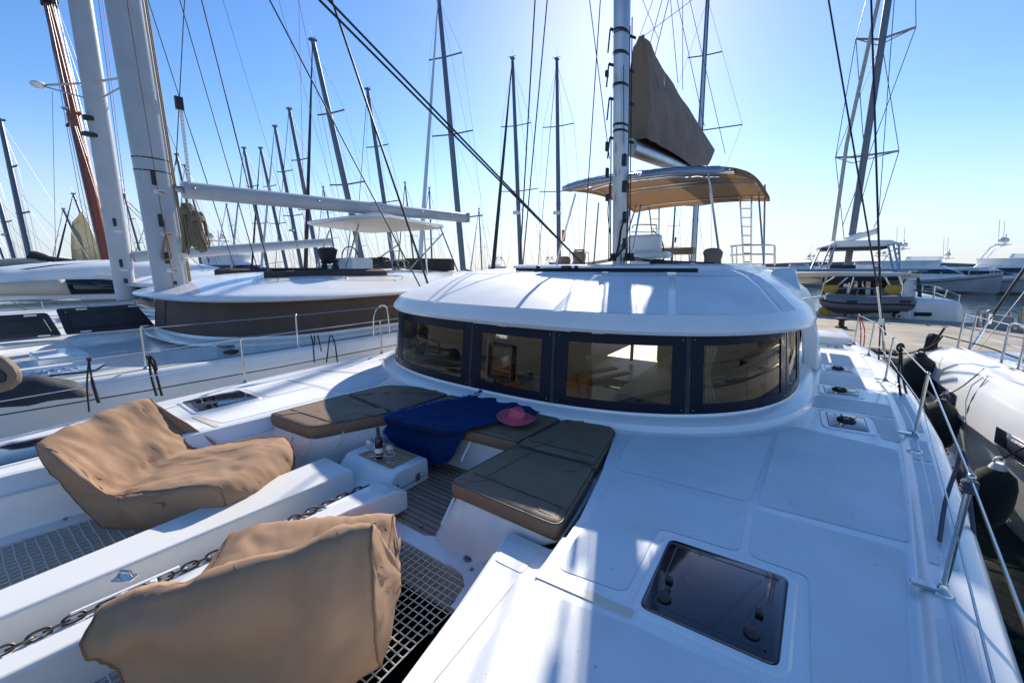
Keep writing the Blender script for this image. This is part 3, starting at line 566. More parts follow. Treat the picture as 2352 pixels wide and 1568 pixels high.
# cover stowed on the boom: a tall wedge of canvas
ridge = [ax(1466, 84, MX), ax(1478, 92, MX), ax(1530, 175, MX), ax(1590, 268, MX), ax(1640, 345, MX)]; foot = [ax(1456, 322, MX), ax(1475, 332, MX), ax(1520, 352, MX), ax(1555, 372, MX), ax(1600, 400, MX)]
rid, fo = crom(ridge, 10), crom(foot, 10); rows = []
for t_ in range(25):
    t = t_/24; row = []
    for i, (a, b_) in enumerate(zip(rid, fo)):
        u = i/(len(rid)-1); p = a.lerp(b_, abs(2*t-1) and (1-abs(2*t-1)) if False else 1-abs(2*t-1)) ; hgt = 1-abs(2*t-1)
        sg = -1 if t < .5 else 1
        p = (b_.lerp(a, hgt) if True else p); th = (.05+.27*(1-hgt)**.6*math.sin(min(1, (1-hgt)*1.1+.12)*math.pi*.72))*(1-.35*u)
        fold = .035*math.sin(u*30+hgt*5+2*noise.noise((u*5, hgt*4, t)))*(.25+hgt)*(1-u*.6)+.06*noise.noise((u*9, hgt*3, t*2+5))+.02*noise.noise((u*25, hgt*6, t*2+9))
        row.append(p+Vector((sg*(th+fold*(1-.9*u)), 0, 0)))
    rows.append(row)
sc_ = MB(); sc_.grid(rows); sc_.add([r[0] for r in rows], [tuple(range(len(rows)))]); sc_.add([r[-1] for r in rows], [tuple(range(len(rows)))]); cov = sc_.build('sail_cover', 'cover_brown', boat, ang=60)
q = MB(); c = ax(1522, 182, MX+.24); q.add([c+Vector((.06, -.09, -.12)), c+Vector((.02, .12, -.14)), c+Vector((.02, -.02, .16))], [(0, 1, 2)]); q.build('emblem', 'cream', cov)
q = MB()
for px, py in ((1450, 70), (1446, 150), (1446, 228), (1446, 318)): c = ax(px, py, MX+.1); q.bar(c+Vector((-.28, -.25, 0)), c+Vector((.0, .25, -.02)), .008, .05); q.bar(c+Vector((-.28, -.25, 0)), c+Vector((-.32, -.22, -.35)), .02, .02)
q.each('cover_strap', 'charcoal', cov)
# --- standing and running rigging
rg = MB(); hp, hs_ = mpos(14.5), mpos(14.5)
cp, cs_ = Vector((1.27, 9.5, .0)), Vector((-6.95, 9.5, .0))
def line(b, p, a, r, ext=2.2): p, a = Vector(p), Vector(a); b.tube([p, p+(a-p)*ext], r, 8)
line(rg, ad(2024, 740, 9.1), ad(2001, 0, 9.6), .021, 1.9); line(rg, ad(2034, 770, 9.2), ad(1903, 0, 8.6), .017, 1.9)
line(rg, ad(1192, 640, 12), ad(1229, 0, 11.5), .020, 1.9); line(rg, ad(1198, 640, 12.2), ad(1257, 0, 11.7), .018, 1.9)
line(rg, ad(1334, 602, 7.2), ad(733, 0, 4.2), .013, 1.35); line(rg, ad(1338, 606, 7.2), ad(754, 0, 4.2), .013, 1.35)
rg.each('rigging_wire', 'black', boat)
rg = MB()
for x0, y0, x1, y1, D, r in ((1354, 0, 1400, 365, 8, .009), (1379, 0, 1339, 602, 7.6, .010), (1536, 0, 1452, 336, 9, .009), (1540, 0, 1557, 191, 10.5, .008), (1555, 0, 1618, 290, 11, .008), (1568, 0, 1568, 206, 11, .008), (1584, 0, 1666, 353, 12, .008), (1521, 0, 1452, 250, 9, .008), (1590, 0, 1470, 90, 10, .007), (1500, 60, 1476, 0, 9.5, .006), (1478, 60, 1500, 0, 9.5, .006)): line(rg, ad(x1, y1, D), ad(x0, y0, D), r, 1.5)
rg.each('running_line', 'wire', boat)
rg = MB(); t0_ = ad(2024, 742, 9.1); t1_ = ad(2034, 832, 9.3); rg.tube([t0_+(t0_-t1_)*.9, t0_+(t0_-t1_)*.1], .021, 10); rg.tube([t0_, t1_], .014, 10); rg.box(t0_.lerp(t1_, -.02), (.09, .03, .17)); rg.tube([t0_.lerp(t1_, .45), t0_.lerp(t1_, .75)], .026, 10); rg.box(t1_, (.06, .03, .12)); rg.build('turnbuckle', 'steel', boat)
# --- bimini over the helm
fbl, fbr, abr, abl = ay(1292, 428, 8.45), ay(1686, 385, 8.45), ay(1768, 452, 12.4), ay(1458, 480, 12.4)
def bim(u, v, dz=0):
    a = fbl.lerp(fbr, u); b_ = abl.lerp(abr, u); p = a.lerp(b_, v); arch = (.13-.05*v)*(1-abs(2*u-1)**3.2)+.16*math.sin(math.pi*min(1, max(0, v)))
    return p+Vector((0, 0, arch+dz))
cn = MB(); nu = 26; cn.grid([[bim(i/nu, j/14) for i in range(nu+1)] for j in range(15)]); cn.grid([[bim(0, j/14), bim(0, j/14)+Vector((-.01, 0, -.10))] for j in range(15)]); cn.grid([[bim(1, j/14), bim(1, j/14)+Vector((.02, 0, -.12))] for j in range(15)]); cn.grid([[bim(i/nu, 1), bim(i/nu, 1)+Vector((0, .03, -.11))] for i in range(nu+1)])
bimini = cn.build('bimini', 'bimini_canvas', boat, solid=.006, ang=60)
q = MB()
for v in (.03, .22, .30, .55, .63, .97): q.tube([bim(.02+.96*i/16, v, -.035) for i in range(17)], .016)
q.tube([bim(.02, v/10, -.04) for v in range(11)], .016); q.tube([bim(.98, v/10, -.04) for v in range(11)], .016); q.each('bimini_frame', 'steel', bimini)
q = MB()
for u0, u1 in ((.04, .42), (.42, .94)): q.grid([[bim(lerp(u0, u1, i/14), 0)+Vector((0, -.05+.06*math.cos(a)+.006*math.sin(i*3), -.10+.10*math.sin(a)+.010*math.cos(i*2.3))) for i in range(15)] for a in [2*math.pi*j/10 for j in range(10)]], cv=True)
q.each('rolled_window', 'clear_vinyl', bimini)
q = MB(); q.grid([[bim(.01+.95*i/20, 0)+Vector((0, -.05+.035*math.cos(a), -.07+.04*math.sin(a))) for i in range(21)] for a in [2*math.pi*j/8 for j in range(8)]], cv=True); q.build('window_roll_core', 'roll_blue', bimini)
q = MB()
for u in (.13, .5, .62, .80, .90): c = bim(u, 0, -.05); q.bar(c+Vector((0, -.13, .06)), c+Vector((0, -.13, -.22)), .03, .006)
q.each('window_strap', 'black', bimini)
q = MB(); [q.grid([[bim(lerp(u0, u1, i/6), lerp(v0, v1, j/4), -.012) for i in range(7)] for j in range(5)]) for u0, u1, v0, v1 in ((.25, .75, .23, .29), (.25, .75, .56, .62))]; q.each('skylight', 'clear_vinyl', bimini)
q = MB()
for tx, ty, Yt, bx_, by_, Yb in ((1322, 445, 8.3, 1276, 610, 8.6), (1375, 466, 11, 1364, 605, 10.5), (1626, 395, 8.4, 1656, 610, 8.8), (1742, 440, 12, 1755, 615, 11), (1757, 425, 12.3, 1754, 612, 10.8), (1446, 470, 12, 1434, 610, 10.5), (1472, 470, 9, 1448, 610, 8.6), (1440, 540, 10, 1462, 470, 12)): q.tube([ay(tx, ty, Yt), ay(bx_, by_, Yb)], .022)
q.each('bimini_post', 'steel', bimini)
def ladder(x0, x1, y0, y1, Y, n, tp_=0):
    q = MB(); q.tube([ay(x0, y0, Y), ay(x0+10, y1, Y)], .022); q.tube([ay(x1, y0, Y), ay(x1-1, y1, Y)], .022)
    for k in range(n): t = (k+.5)/n; q.tube([ay(x0, y0, Y).lerp(ay(x0+10, y1, Y), t), ay(x1, y0, Y).lerp(ay(x1-1, y1, Y), t)], .017)
    q.build('ladder', 'steel', boat)
ladder(1699, 1726, 448, 612, 12.2, 8); ladder(1490, 1514, 468, 560, 12.6, 4)
q = MB()
for py in (566, 587): q.tube(crom([ay(1678, py, 10), ay(1700, py-2, 10.2), ay(1770, py-3, 10.6), ay(1780, py+3, 10.7), ay(1780, py+18, 10.7)], 5), .017)
q.tube([ay(1681, 566, 10), ay(1683, 606, 10)], .017); q.tube([ay(1779, 566, 10.7), ay(1779, 610, 10.7)], .017); q.tube([ay(1692, 566, 11), ay(1692, 606, 11)], .017); q.each('guard_rail', 'steel', boat)
# helm seat and console
q = MB(); c = ay(1490, 570, 9.6); q.box(c+Vector((-.1, 0, .10)), (.75, .25, .40)); q.box(c+Vector((0, -.1, -.16)), (1.0, .55, .14)); q.box(c+Vector((-.1, -.05, -.40)), (.5, .4, .5)); helm = q.build('helm_seat', 'gelcoat', boat, bevel=.07, seg=4)
q = MB(); q.tube(crom([ay(1452, 524, 9.9), ay(1458, 517, 9.9), ay(1500, 517, 9.9), ay(1508, 524, 9.9), ay(1508, 585, 9.9)], 5), .018); q.tube([ay(1450, 533, 9.9), ay(1503, 534, 9.9)], .014); q.each('seat_rail', 'steel', helm)
q = MB(); q.tube(crom([ay(1500, 530, 10.2), ay(1516, 545, 10.2), ay(1524, 570, 10.2), ay(1524, 600, 10.2)], 6), .018, 8); q.build('steering_wheel', 'black', boat)
q = MB(); c = ay(1558, 577, 10.6); q.box(c, (.75, .35, .16)); q.tube([ay(1582, 573, 10.4), ay(1584, 606, 10.4)], .016); q.build('helm_cushion', 'cover_brown', boat, bevel=.05)
def winch(px, py, Y, s=1):
    c = ay(px, py, Y); n_ = 16
    q = MB(); q.loft([[(c.x+s*r*(1+.07*math.sin(3*a+z*20))*math.cos(a), c.y+s*r*(1+.07*math.cos(2*a+z*9))*math.sin(a), c.z+z*s) for a in [2*math.pi*j/n_ for j in range(n_)]] for r, z in ((.15, -.2), (.17, -.1), (.14, -.02), (.155, .05), (.17, .14), (.13, .2), (.05, .22))]); q.build('winch_cover', 'cover_brown', boat)
winch(1636, 597, 8.6); winch(1330, 597, 8.4, .9); winch(1297, 606, 8.4, .8)
q = MB()
for k in range(30): u = k/29; c = ay(1318+22*u, 580, 8.9); q.tube(crom([c+Vector((0, .05, .07)), c+Vector((.02*math.sin(k*7), -.02, -.1-.06*math.sin(k*3)**2)), c+Vector((.02, .0, -.2-.05*math.cos(k*5)))], 4), .012, 5)
tag(q.build('rope_coil', 'rope_tan', None), 'coil of tan and grey line hung on the roof rail left of the mast', 'rope')
q = MB(); q.tube([ay(1308, 580, 8.9), ay(1352, 580, 8.9)], .012); q.tube([ay(1309, 580, 8.9), ay(1309, 612, 8.9)], .012); q.tube([ay(1352, 580, 8.9), ay(1352, 612, 8.9)], .012); q.each('guard_rail', 'steel', boat)
q = MB()
for x0, y0, x1, y1 in ((1340, 606, 1400, 596), (1350, 608, 1408, 598), (1446, 590, 1520, 602), (1448, 596, 1560, 606), (1500, 598, 1640, 604)): q.tube([ay(x0, y0, 7.0), ay(x1, y1, 7.9)], .013, 6)
q.each('deck_line', 'rope_black', boat)
q = MB(); c = ay(1511, 604, 8.2); q.lathe([(.16, -.1), (.15, .02), (.10, .07), (.03, .08)], c, 18); q.build('roof_vent', 'charcoal', boat)
cm = MB(); cm.loft([[(x, y, z) for x, y in inset(rpoly([(-5.2, 7.2), (-.9, 7.2), (-.6, 11), (-5.5, 11)], .4), i)] for i, z in ((0, 1.55), (.04, 1.66), (.12, 1.69))]); cm.build('flybridge_coaming', 'gelcoat', boat)
# --- stanchions and lifelines
def stanchion(base, top, par, wf=True):
    base, top = Vector(base), Vector(top); q = MB(); q.tube([base, top], .0135, 10); q.ball(top, .018, 10, 7); q.lathe([(.042, 0), (.038, .010), (.022, .025), (.016, .05)], base, 14)
    if wf: q.box(base+Vector((-.07, .0, .012)), (.09, .05, .02)); q.tube([base+Vector((-.10+.02*math.cos(a), .02*math.sin(a), .014)) for a in [2*math.pi*j/10 for j in range(10)]], .006, 6, closed=True)
    return q.build('stanchion', 'steel', par)
SP = [((tab(OUT_P, -.2)-.19, -.2), None), ((.75, 2.74), (2213, 1050)), ((1.06, 5.34), (2122, 843)), ((1.14, 7.8), (2063, 775)), ((1.16, 9.9), (2020, 745)), ((1.05, 11.2), (1989, 735))]
tops = []
for (x, y), t in SP: b_ = Vector((x, y, .024)); tp_ = Vector((x+.02, y+.03, .65)); stanchion(b_, tp_, boat); tops.append(tp_)
ll = MB(); ll.tube([t+Vector((0, 0, -.01)) for t in tops], .0062, 6); ll.tube([t+Vector((-.01, -.01, -.30)) for t in tops], .005, 6); ll.each('lifeline', 'steel', boat)
ts = []
for bx_, by_ in ((-6.33, .0), (-6.36, 2.44), (-6.42, 4.84), (-6.5, 7.2)): b_ = Vector((bx_, by_, .02)); tp_ = b_+Vector((-.03, .02, .62)); stanchion(b_, tp_, boat, False); ts.append(tp_)
ts = [Vector((-5.6, -2.4, .64))]+ts
ll = MB(); ll.tube(ts, .0055, 6); ll.tube([t+Vector((0, 0, -.30)) for t in ts], .0045, 6); ll.each('lifeline', 'steel', boat)
q = MB(); c = az(2100, 1042, .0); q.lathe([(.055, .02), (.052, .032), (.04, .034), (.036, .026)], c, 20); q.build('deck_filler', 'steel', boat)
q = MB(); c = Vector((1.30, 9.55, .03)); q.box(c, (.05, .22, .05)); q.box(Vector((1.25, 7.6, .03)), (.05, .25, .05)); q.each('mooring_cleat', 'steel', boat, bevel=.012)
q = MB(); c = Vector((.25, 11.6, 0)); q.loft([[(x, y, z) for x, y in inset(rpoly([(.0, 11.2), (1.05, 11.2), (1.0, 12.4), (.0, 12.4)], .12), i)] for i, z in ((0, .0), (.02, .12), (.08, .15))]); q.build('stern_step', 'gelcoat', boat)
# ================================================================ loose things in and round the lounge cockpit
def cushion(poly, label, r=.09, thick=.135, z1=.022, seams=(), piping=True, wr=.0):
    P = rpoly(poly, r, 7); cx = sum(p[0] for p in P)/len(P); cy = sum(p[1] for p in P)/len(P)
    t = thing('sunpad', (cx, cy, z1-thick), label, 'cushion', 'brown sunpads round the lounge cockpit')
    prof = [(.03, -thick), (.008, -thick+.012), (.0, -thick+.04), (.0, -.04), (.006, -.016), (.02, -.003), (.05, .003), (.10, .006), (.18, .008)]
    rings = []
    for i, z in prof: rings.append([(x, y, z1+z) for x, y in inset(P, min(i, .3))])
    b = MB(); b.grid(rings, cu=True); b.add(rings[0], [tuple(range(len(P)))])
    top = rings[-1]; n_ = len(top); inner = [[(cx+(x-cx)*s_, cy+(y-cy)*s_, z+.004+wr*noise.noise((x*6*s_+3, y*6*s_, cx*3))+.5*wr*noise.noise((x*14*s_, y*14*s_, 3))) for x, y, z in top] for s_ in (.85, .65, .45, .25, .08)]
    b.grid([top]+inner, cu=True); b.add(inner[-1], [tuple(range(n_))]); b.build('pad', 'cushion_vinyl', t, ang=60)
    if piping:
        q = MB(); q.tube([(x, y, z1-.006) for x, y in inset(P, .007)], .0045, 6, closed=True); q.build('piping', 'piping', t)
    for s_ in seams: q = MB(); q.tube([(x, y, z1+.0125) for x, y in s_], .004, 6); q.build('seam', 'piping', t)
    return t
cushion([(-2.09, 2.11), (-1.10, 2.10), (-1.24, 2.99), (-2.03, 2.93)], 'brown sunpad on the near right seat end, front edge sunlit, by the white step', seams=[[(-1.98, 2.30), (-1.14, 2.28)], [(-1.86, 2.30), (-1.80, 2.88)]], wr=.006)
cushion([(-2.03, 2.95), (-1.245, 3.01), (-1.36, 3.78), (-1.50, 3.90), (-1.95, 3.93)], 'brown corner sunpad below the right saloon window with the pink hat beside it', r=[.03, .03, .08, .08, .02], seams=[[(-1.97, 3.08), (-1.32, 3.12)]], wr=.008)
cushion([(-3.62, 2.88), (-2.04, 3.00), (-1.97, 3.925), (-2.4, 3.93), (-3.58, 3.83)], 'long brown sunpad under the blue towel along the back seat', r=.03, wr=.008)
cushion([(-4.70, 2.98), (-3.635, 2.86), (-3.60, 3.81), (-4.25, 3.70), (-4.62, 3.52)], 'crumpled brown corner sunpad in the shade at the far left of the seat', r=[.03, .03, .03, .1, .12], wr=.016)
cushion([(-4.76, 2.02), (-3.99, 2.06), (-3.66, 2.83), (-4.71, 2.95)], 'brown sunpad on the far left seat end with a sunlit front half', r=[.06, .10, .03, .03], seams=[[(-4.66, 2.22), (-4.02, 2.26), (-3.93, 2.30)]], wr=.006)
# --- towel with a fringe
def rowp(*pts): return [Vector(p) for p in pts]
TR = [rowp(az(1139, 871, .155), az(1147, 874, .15), az(1160, 882, .15), az(1175, 892, .14)),
      rowp(az(1112, 892, .125), az(1140, 890, .125), az(1180, 902, .12), az(1212, 918, .09)),
      rowp(az(1076, 914, .05), az(1120, 914, .05), az(1185, 924, .055), az(1246, 944, .04)),
      rowp(az(1010, 926, .042), az(1060, 930, .045), az(1120, 945, .05), az(1190, 964, .045)),
      rowp(az(952, 942, .042), az(1000, 950, .048), az(1060, 965, .052), az(1130, 977, .045)),
      rowp(az(899, 954, .045), az(955, 968, .05), az(1020, 980, .052), az(1086, 987, .048)),
      rowp(ay(896, 966, 2.86), ay(950, 985, 2.92), ay(1012, 1000, 2.96), ay(1078, 994, 3.0)),
      rowp(ay(895, 977, 2.83), ay(948, 1004, 2.89), ay(1008, 1025, 2.93), ay(1068, 1012, 2.97)),
      rowp(ay(896, 987, 2.82), ay(955, 1024, 2.88), ay(1008, 1044, 2.90), ay(1062, 1024, 2.96)),
      rowp(ay(899, 989, 2.82), ay(976, 1060, 2.80), ay(1010, 1058, 2.80), ay(1040, 1056, 2.84))]
cols = [crom([r[j] for r in TR], 8) for j in range(4)]
G = [crom([c[i] for c in cols], 12) for i in range(len(cols[0]))]
TW = []
for i, r in enumerate(G):
    row = []
    for j, p in enumerate(r):
        u, v = j/(len(r)-1), i/(len(G)-1); k = .016 if v < .55 else .03
        n1 = noise.noise((p.x*5+p.y*2, p.y*9-p.x*3, 4)); n2 = math.sin(u*19+3*noise.noise((u*3, v*2, 1)))
        dz = k*n1*1.1+(.005 if v < .5 else 0)*n2; dy = -(.042*n2+.04*n1)*max(0, v-.55)*2
        lift = .026 if .2 < v < .6 else .0; row.append(p+Vector((0, dy-(.07 if v > .58 else 0), (dz if v < .6 else dz*.4)+lift)))
    TW.append(row)
tw = MB().grid(TW).build('beach_towel', 'towel', None, solid=.006, ang=80); tag(tw, 'rumpled dark blue fringed towel draped over the back seat down to the teak', 'towel')
fr = MB(); edge = [r[0] for r in TW]
for k in range(150):
    u = k/149*(len(edge)-1.01); p = edge[int(u)].lerp(edge[int(u)+1], u-int(u)); d_ = Vector((-.4+.3*random.uniform(-1, 1), .35+.4*random.uniform(-1, 1), .1+.25*random.random()))
    if k > 105: d_ = Vector((-.6, random.uniform(-.5, .2), random.uniform(-.7, .2)))
    fr.tube([p, p+d_*.022, p+d_*.045+Vector((random.uniform(-.015, .015), random.uniform(-.015, .015), -.004))], .0055, 5)
o = fr.build('fringe', 'towel_fringe', tw)
# --- hat
hc = az(1187, 961, .075); H = thing('sun_hat', hc, 'pink wide brimmed straw hat lying on the blue towel', 'hat')
rows = []
for r, z in ((.078, .0), (.085, -.004), (.10, -.010), (.13, -.013), (.165, -.012), (.20, -.008), (.207, -.006)):
    rows.append([hc+Vector((r*1.08*math.cos(a), r*.98*math.sin(a), z+.022+(r-.08)*.38*(.30*math.cos(2*a+.4)+.20*math.sin(3*a+1)-.15*math.cos(a)))) for a in [2*math.pi*j/56 for j in range(56)]])
MB().grid(rows, cu=True).build('brim', 'hat_pink', H, solid=.004, ang=80)
rows = []
for r, z in ((.079, .018), (.080, .03), (.083, .034), (.083, .046), (.079, .050), (.076, .075), (.072, .100), (.062, .116), (.045, .118), (.026, .108), (.008, .102)):
    rows.append([hc+Vector((r*1.1*math.cos(a)*(1-.22*max(0, math.sin(a-.3))*(z > .07)), r*math.sin(a)*(1-.12*(z > .07)), z+(-.022*math.exp(-((math.sin(a))/.5)**2) if z > .1 else 0))) for a in [2*math.pi*j/40 for j in range(40)]])
MB().grid(rows, cu=True).build('crown', 'hat_pink', H, ang=80)
# --- bottle, glasses and their wire holder on the table
bc = az(872, 1054, -.2195); B = thing('wine_bottle', bc, 'brown glass wine bottle with a white label on the teak table', 'bottle')
prof = [(.010, .004), (.034, .0), (.037, .006), (.0375, .185), (.036, .20), (.028, .225), (.0165, .243), (.0145, .26), (.0145, .315), (.016, .317), (.016, .327), (.012, .328)]
MB().lathe(prof, bc, 28).build('glass_body', 'bottle_glass', B)
MB().lathe([(.034, .007), (.0345, .13), (.004, .131)], bc, 24).build('wine', mat('wine_dark', (.03, .008, .004), .2), B)
MB().lathe([(.0152, .245), (.0155, .30), (.0168, .318), (.0168, .329), (.002, .3295)], bc, 20).build('foil', 'black', B)
MB().lathe([(.0380, .045), (.0380, .125)], bc, 28, cap=False).build('label', 'paint_white', B); MB().lathe([(.0382, .055), (.0382, .075)], bc, 28, cap=False).build('label_band', 'charcoal', B)
def wineglass(px, py, label):
    c = az(px, py, -.2195); g = thing('wine_glass', c, label, 'wine glass', 'two empty wine glasses on the table')
    prof = [(.002, .003), (.038, .001), (.039, .003), (.020, .006), (.006, .010), (.0042, .02), (.0042, .075), (.008, .084), (.024, .094), (.038, .112), (.044, .135), (.042, .155), (.036, .185), (.0355, .186), (.041, .155), (.043, .135), (.037, .1125), (.023, .096), (.004, .0885)]
    MB().lathe(prof, c, 30, cap=True).build('glass', 'wine_glass', g, ang=70); return c
g1 = wineglass(850, 1047, 'empty wine glass standing left of the brown bottle'); g2 = wineglass(897, 1061, 'empty wine glass standing right of the brown bottle')
hd = thing('bottle_holder', bc, 'thin steel wire holder ringed round the bottle and both glass stems', 'holder'); q = MB()
for c, z, r in ((g1, .08, .047), (bc, .055, .043), (bc, .012, .043), (g2, .08, .047)): q.tube([Vector(c)+Vector((r*math.cos(a), r*math.sin(a), z)) for a in [2*math.pi*j/24 for j in range(24)]], .0028, 6, closed=True)
for g in (g1, g2):
    d_ = (Vector(g)-bc).normalized(); q.tube([bc+d_*.043+Vector((0, 0, .012)), bc+d_*.043+Vector((0, 0, .06)), Vector(g)-d_*.047+Vector((0, 0, .08))], .0028, 6)
q.build('wire_ring', 'steel', hd)
# --- beanbags
def beanbag(P0, u, width, label, prof, lean_l, lean_r, seed, name='beanbag', pocket=True):
    # P0: foot of the back on the v = 0 side; u: facing direction; the width runs along v
    u = Vector((u[0], u[1], 0)).normalized(); v = Vector((-u.y, u.x, 0)) if width > 0 else Vector((u.y, -u.x, 0)); w_ = abs(width)
    P0 = Vector(P0); t = thing(name, P0+u*.5+v*w_/2, label, 'beanbag', 'brown beanbags on the foredeck nets')
    def curve(tt): return crom([Vector((lerp(a, b, tt), lerp(c, d, tt), 0)) for (a, c), (b, d) in zip(*prof)], 9)
    NV = 36; rows = []; N_ = 96
    cs = []
    for k in range(NV+1):
        tt = k/NV; c = resample(curve(tt), N_); mid = Vector((sum(p.x for p in c)/N_, sum(p.y for p in c)/N_, 0)); cs.append((c, mid))
    def pt(c, mid, tt, i):
        p = c[i]; e = abs(2*tt-1)
        up = max(0, min(1, (p.y)/.55))                     # the top of the back keeps sharp pillow corners
        f = 1-.10*e**6*(1-up*.6)
        q = mid+(p-mid)*f
        q.y = max(q.y, .0)
        vv = tt*w_+ (tt-.5)*.05*up
        bul = .07*math.sin(math.pi*tt)*math.sin(math.pi*min(1, max(0, p.y/.42)))
        dr = q-mid; q = q+dr.normalized()*bul if dr.length > 1e-6 else q
        q.y = max(q.y, .0)
        return P0+u*q.x+v*vv+Vector((0, 0, q.y))
    body = []
    for k in range(NV+1): c, mid = cs[k]; body.append([pt(c, mid, k/NV, i) for i in range(N_)])
    def cap(k, sgn):
        base = body[k]; c, mid = cs[k]; m3 = P0+u*mid.x+v*(k/NV*w_)+Vector((0, 0, mid.y)); out = []
        for s_ in (.93, .82, .66, .5, .34, .18, .05):
            out.append([m3+(p-m3)*s_+v*sgn*.075*(1-s_**2) for p in base])
        return out
    c0 = cap(0, -1)[::-1]; c1 = cap(NV, 1); allr = c0+body+c1
    # wrinkles, pushed along rough normals
    corners = [pt(cs[k][0], cs[k][1], k/NV, i) for k in (2, NV-2) for i in (max(range(N_), key=lambda j: cs[k][0][j].y), min(range(N_), key=lambda j: abs(cs[k][0][j].x-.16)+abs(cs[k][0][j].y-.36)), max(range(N_), key=lambda j: cs[k][0][j].x+cs[k][0][j].y))]
    out = []
    for a, r in enumerate(allr):
        row = []
        for i, p in enumerate(r):
            d1 = Vector(r[(i+1) % N_])-Vector(r[i-1]); d2 = allr[min(a+1, len(allr)-1)][i]-allr[max(a-1, 0)][i]; nn = d1.cross(d2)
            nn = nn.normalized() if nn.length > 1e-9 else Vector((0, 0, 0))
            lx, lv, lz = (p-P0).dot(u), (p-P0).dot(v), p.z-P0.z
            n0 = noise.noise((lx*2.4+seed, lv*2.4, lz*2.4)); n1 = noise.noise((lx*4+lz*3+seed, lv*9+n0*3, lz*5)); n2 = 1-abs(noise.noise((lx*7-lv*3+seed*2, lv*6+lz*8, lz*4+n0*2)))*2
            g = min(1, lz/.12); n3 = 1-abs(noise.noise((lx*3+seed, lv*15+lz*4+n0*5, lz*6)))*2
            cor = 0
            for cc in corners: dd = (p-cc).length; cor += math.exp(-(dd/.30)**2)*(1-math.exp(-(dd/.10)**2))*math.sin(math.atan2((p-cc).dot(u)+(p-cc).z*.6, (p-cc).dot(v)+1e-6)*9+seed+2*n0)
            big = math.sin(lv*7.5+n0*3.2+lz*2.2+seed)*max(0, n0+.25)
            drape = math.sin(lv*17+seed+3*n0+lx*4)*max(0, min(1, (lz-.12)/.5))*max(0, min(1, -lx/.1+.6))
            row.append(p+nn*g*(.011*drape+.023*n0+.007*n1+.005*max(0, n2)**2+.011*max(0, n3)**3+.010*cor+.018*big))
        out.append(row)
    b = MB(); b.grid(out, cu=True); b.add(out[0], [tuple(range(N_))]); b.add(out[-1], [tuple(range(N_))]); body_o = b.build('shell', 'bag_fabric', t, ang=80)
    for k, nm in ((len(c0), 0), (len(c0)+NV, 1)):
        q = MB(); q.tube([Vector(p) for p in out[k]], .006, 6, closed=True); q.build('seam', 'bag_seam', t)
    if pocket:
        k = 3; cen = sum((Vector(p) for p in out[k]), Vector())/N_; q = MB(); a = cen+Vector((0, 0, .01))-u*.02; q.bar(a-v*.012, a+u*.34-v*.012+Vector((0, 0, -.01)), .012, .035); q.build('pocket_flap', 'bag_fabric', t)
    return t
pr = [(.0, 0), (-.12, .16), (-.28, .48), (-.40, .745), (-.34, .775), (-.13, .60), (.04, .44), (.15, .345), (.27, .335), (.48, .375), (.80, .43), (1.05, .445), (1.14, .40), (1.18, .24), (1.13, .06), (1.06, .0), (.8, 0), (.3, 0)]
pr_r = [(a+(.04 if b > .6 else 0), b*(1.06 if b > .6 else 1)) for a, b in pr]
beanbag((-4.48, .53, -.47), (.85, .53), .86, 'tan brown beanbag lounger on the far left net, seat facing the table', (pr+[pr[0]], pr_r+[pr_r[0]]), 0, 0, 1.0)
pr2 = [(.0, 0), (-.13, .2), (-.22, .5), (-.23, .72), (-.19, .86), (-.12, .90), (.06, .74), (.18, .52), (.26, .40), (.40, .37), (.62, .38), (.80, .41), (.90, .38), (.93, .24), (.90, .06), (.85, .0), (.7, 0), (.3, 0)]
p2a = [(a, b*(1.09 if b > .8 else 1.03 if b > .45 else 1)) for a, b in pr2]; p2b = [(a-(.08 if b > .6 else 0), b*(.87 if b > .8 else .95 if b > .45 else 1)) for a, b in pr2]
beanbag((-1.60, 1.08, -.47), (-.72, .69), .98, 'nearest brown beanbag, back turned to us, on the net left of the deck step', (p2a+[p2a[0]], p2b+[p2b[0]]), 0, 0, 5.0)
# --- anchor chain in the channel
ch = MB(); p0, p1 = az(0, 1497, -.235), az(836, 1118, -.22); Lc = (p1-p0).length; nl = int(Lc/.062)
for k in range(-6, nl+1):
    c = p0.lerp(p1, k/nl)+Vector((.006*math.sin(k*1.3), 0, .0)); d_ = (p1-p0).normalized(); s_ = d_.cross(Vector((0, 0, 1))).normalized(); nrm = s_*.85+Vector((0, 0, .5)) if k % 2 else s_*-.45+Vector((0, 0, .9)); nrm.normalize()
    ch.tube([c+d_*(.034*math.cos(a)+.012*math.copysign(1, math.cos(a)))+nrm*.021*math.sin(a) for a in [2*math.pi*j/14 for j in range(14)]], .0072, 6, closed=True)
tag(ch.build('anchor_chain', 'chain', None), 'rusty anchor chain lying in the channel of the white centre beam', 'chain')
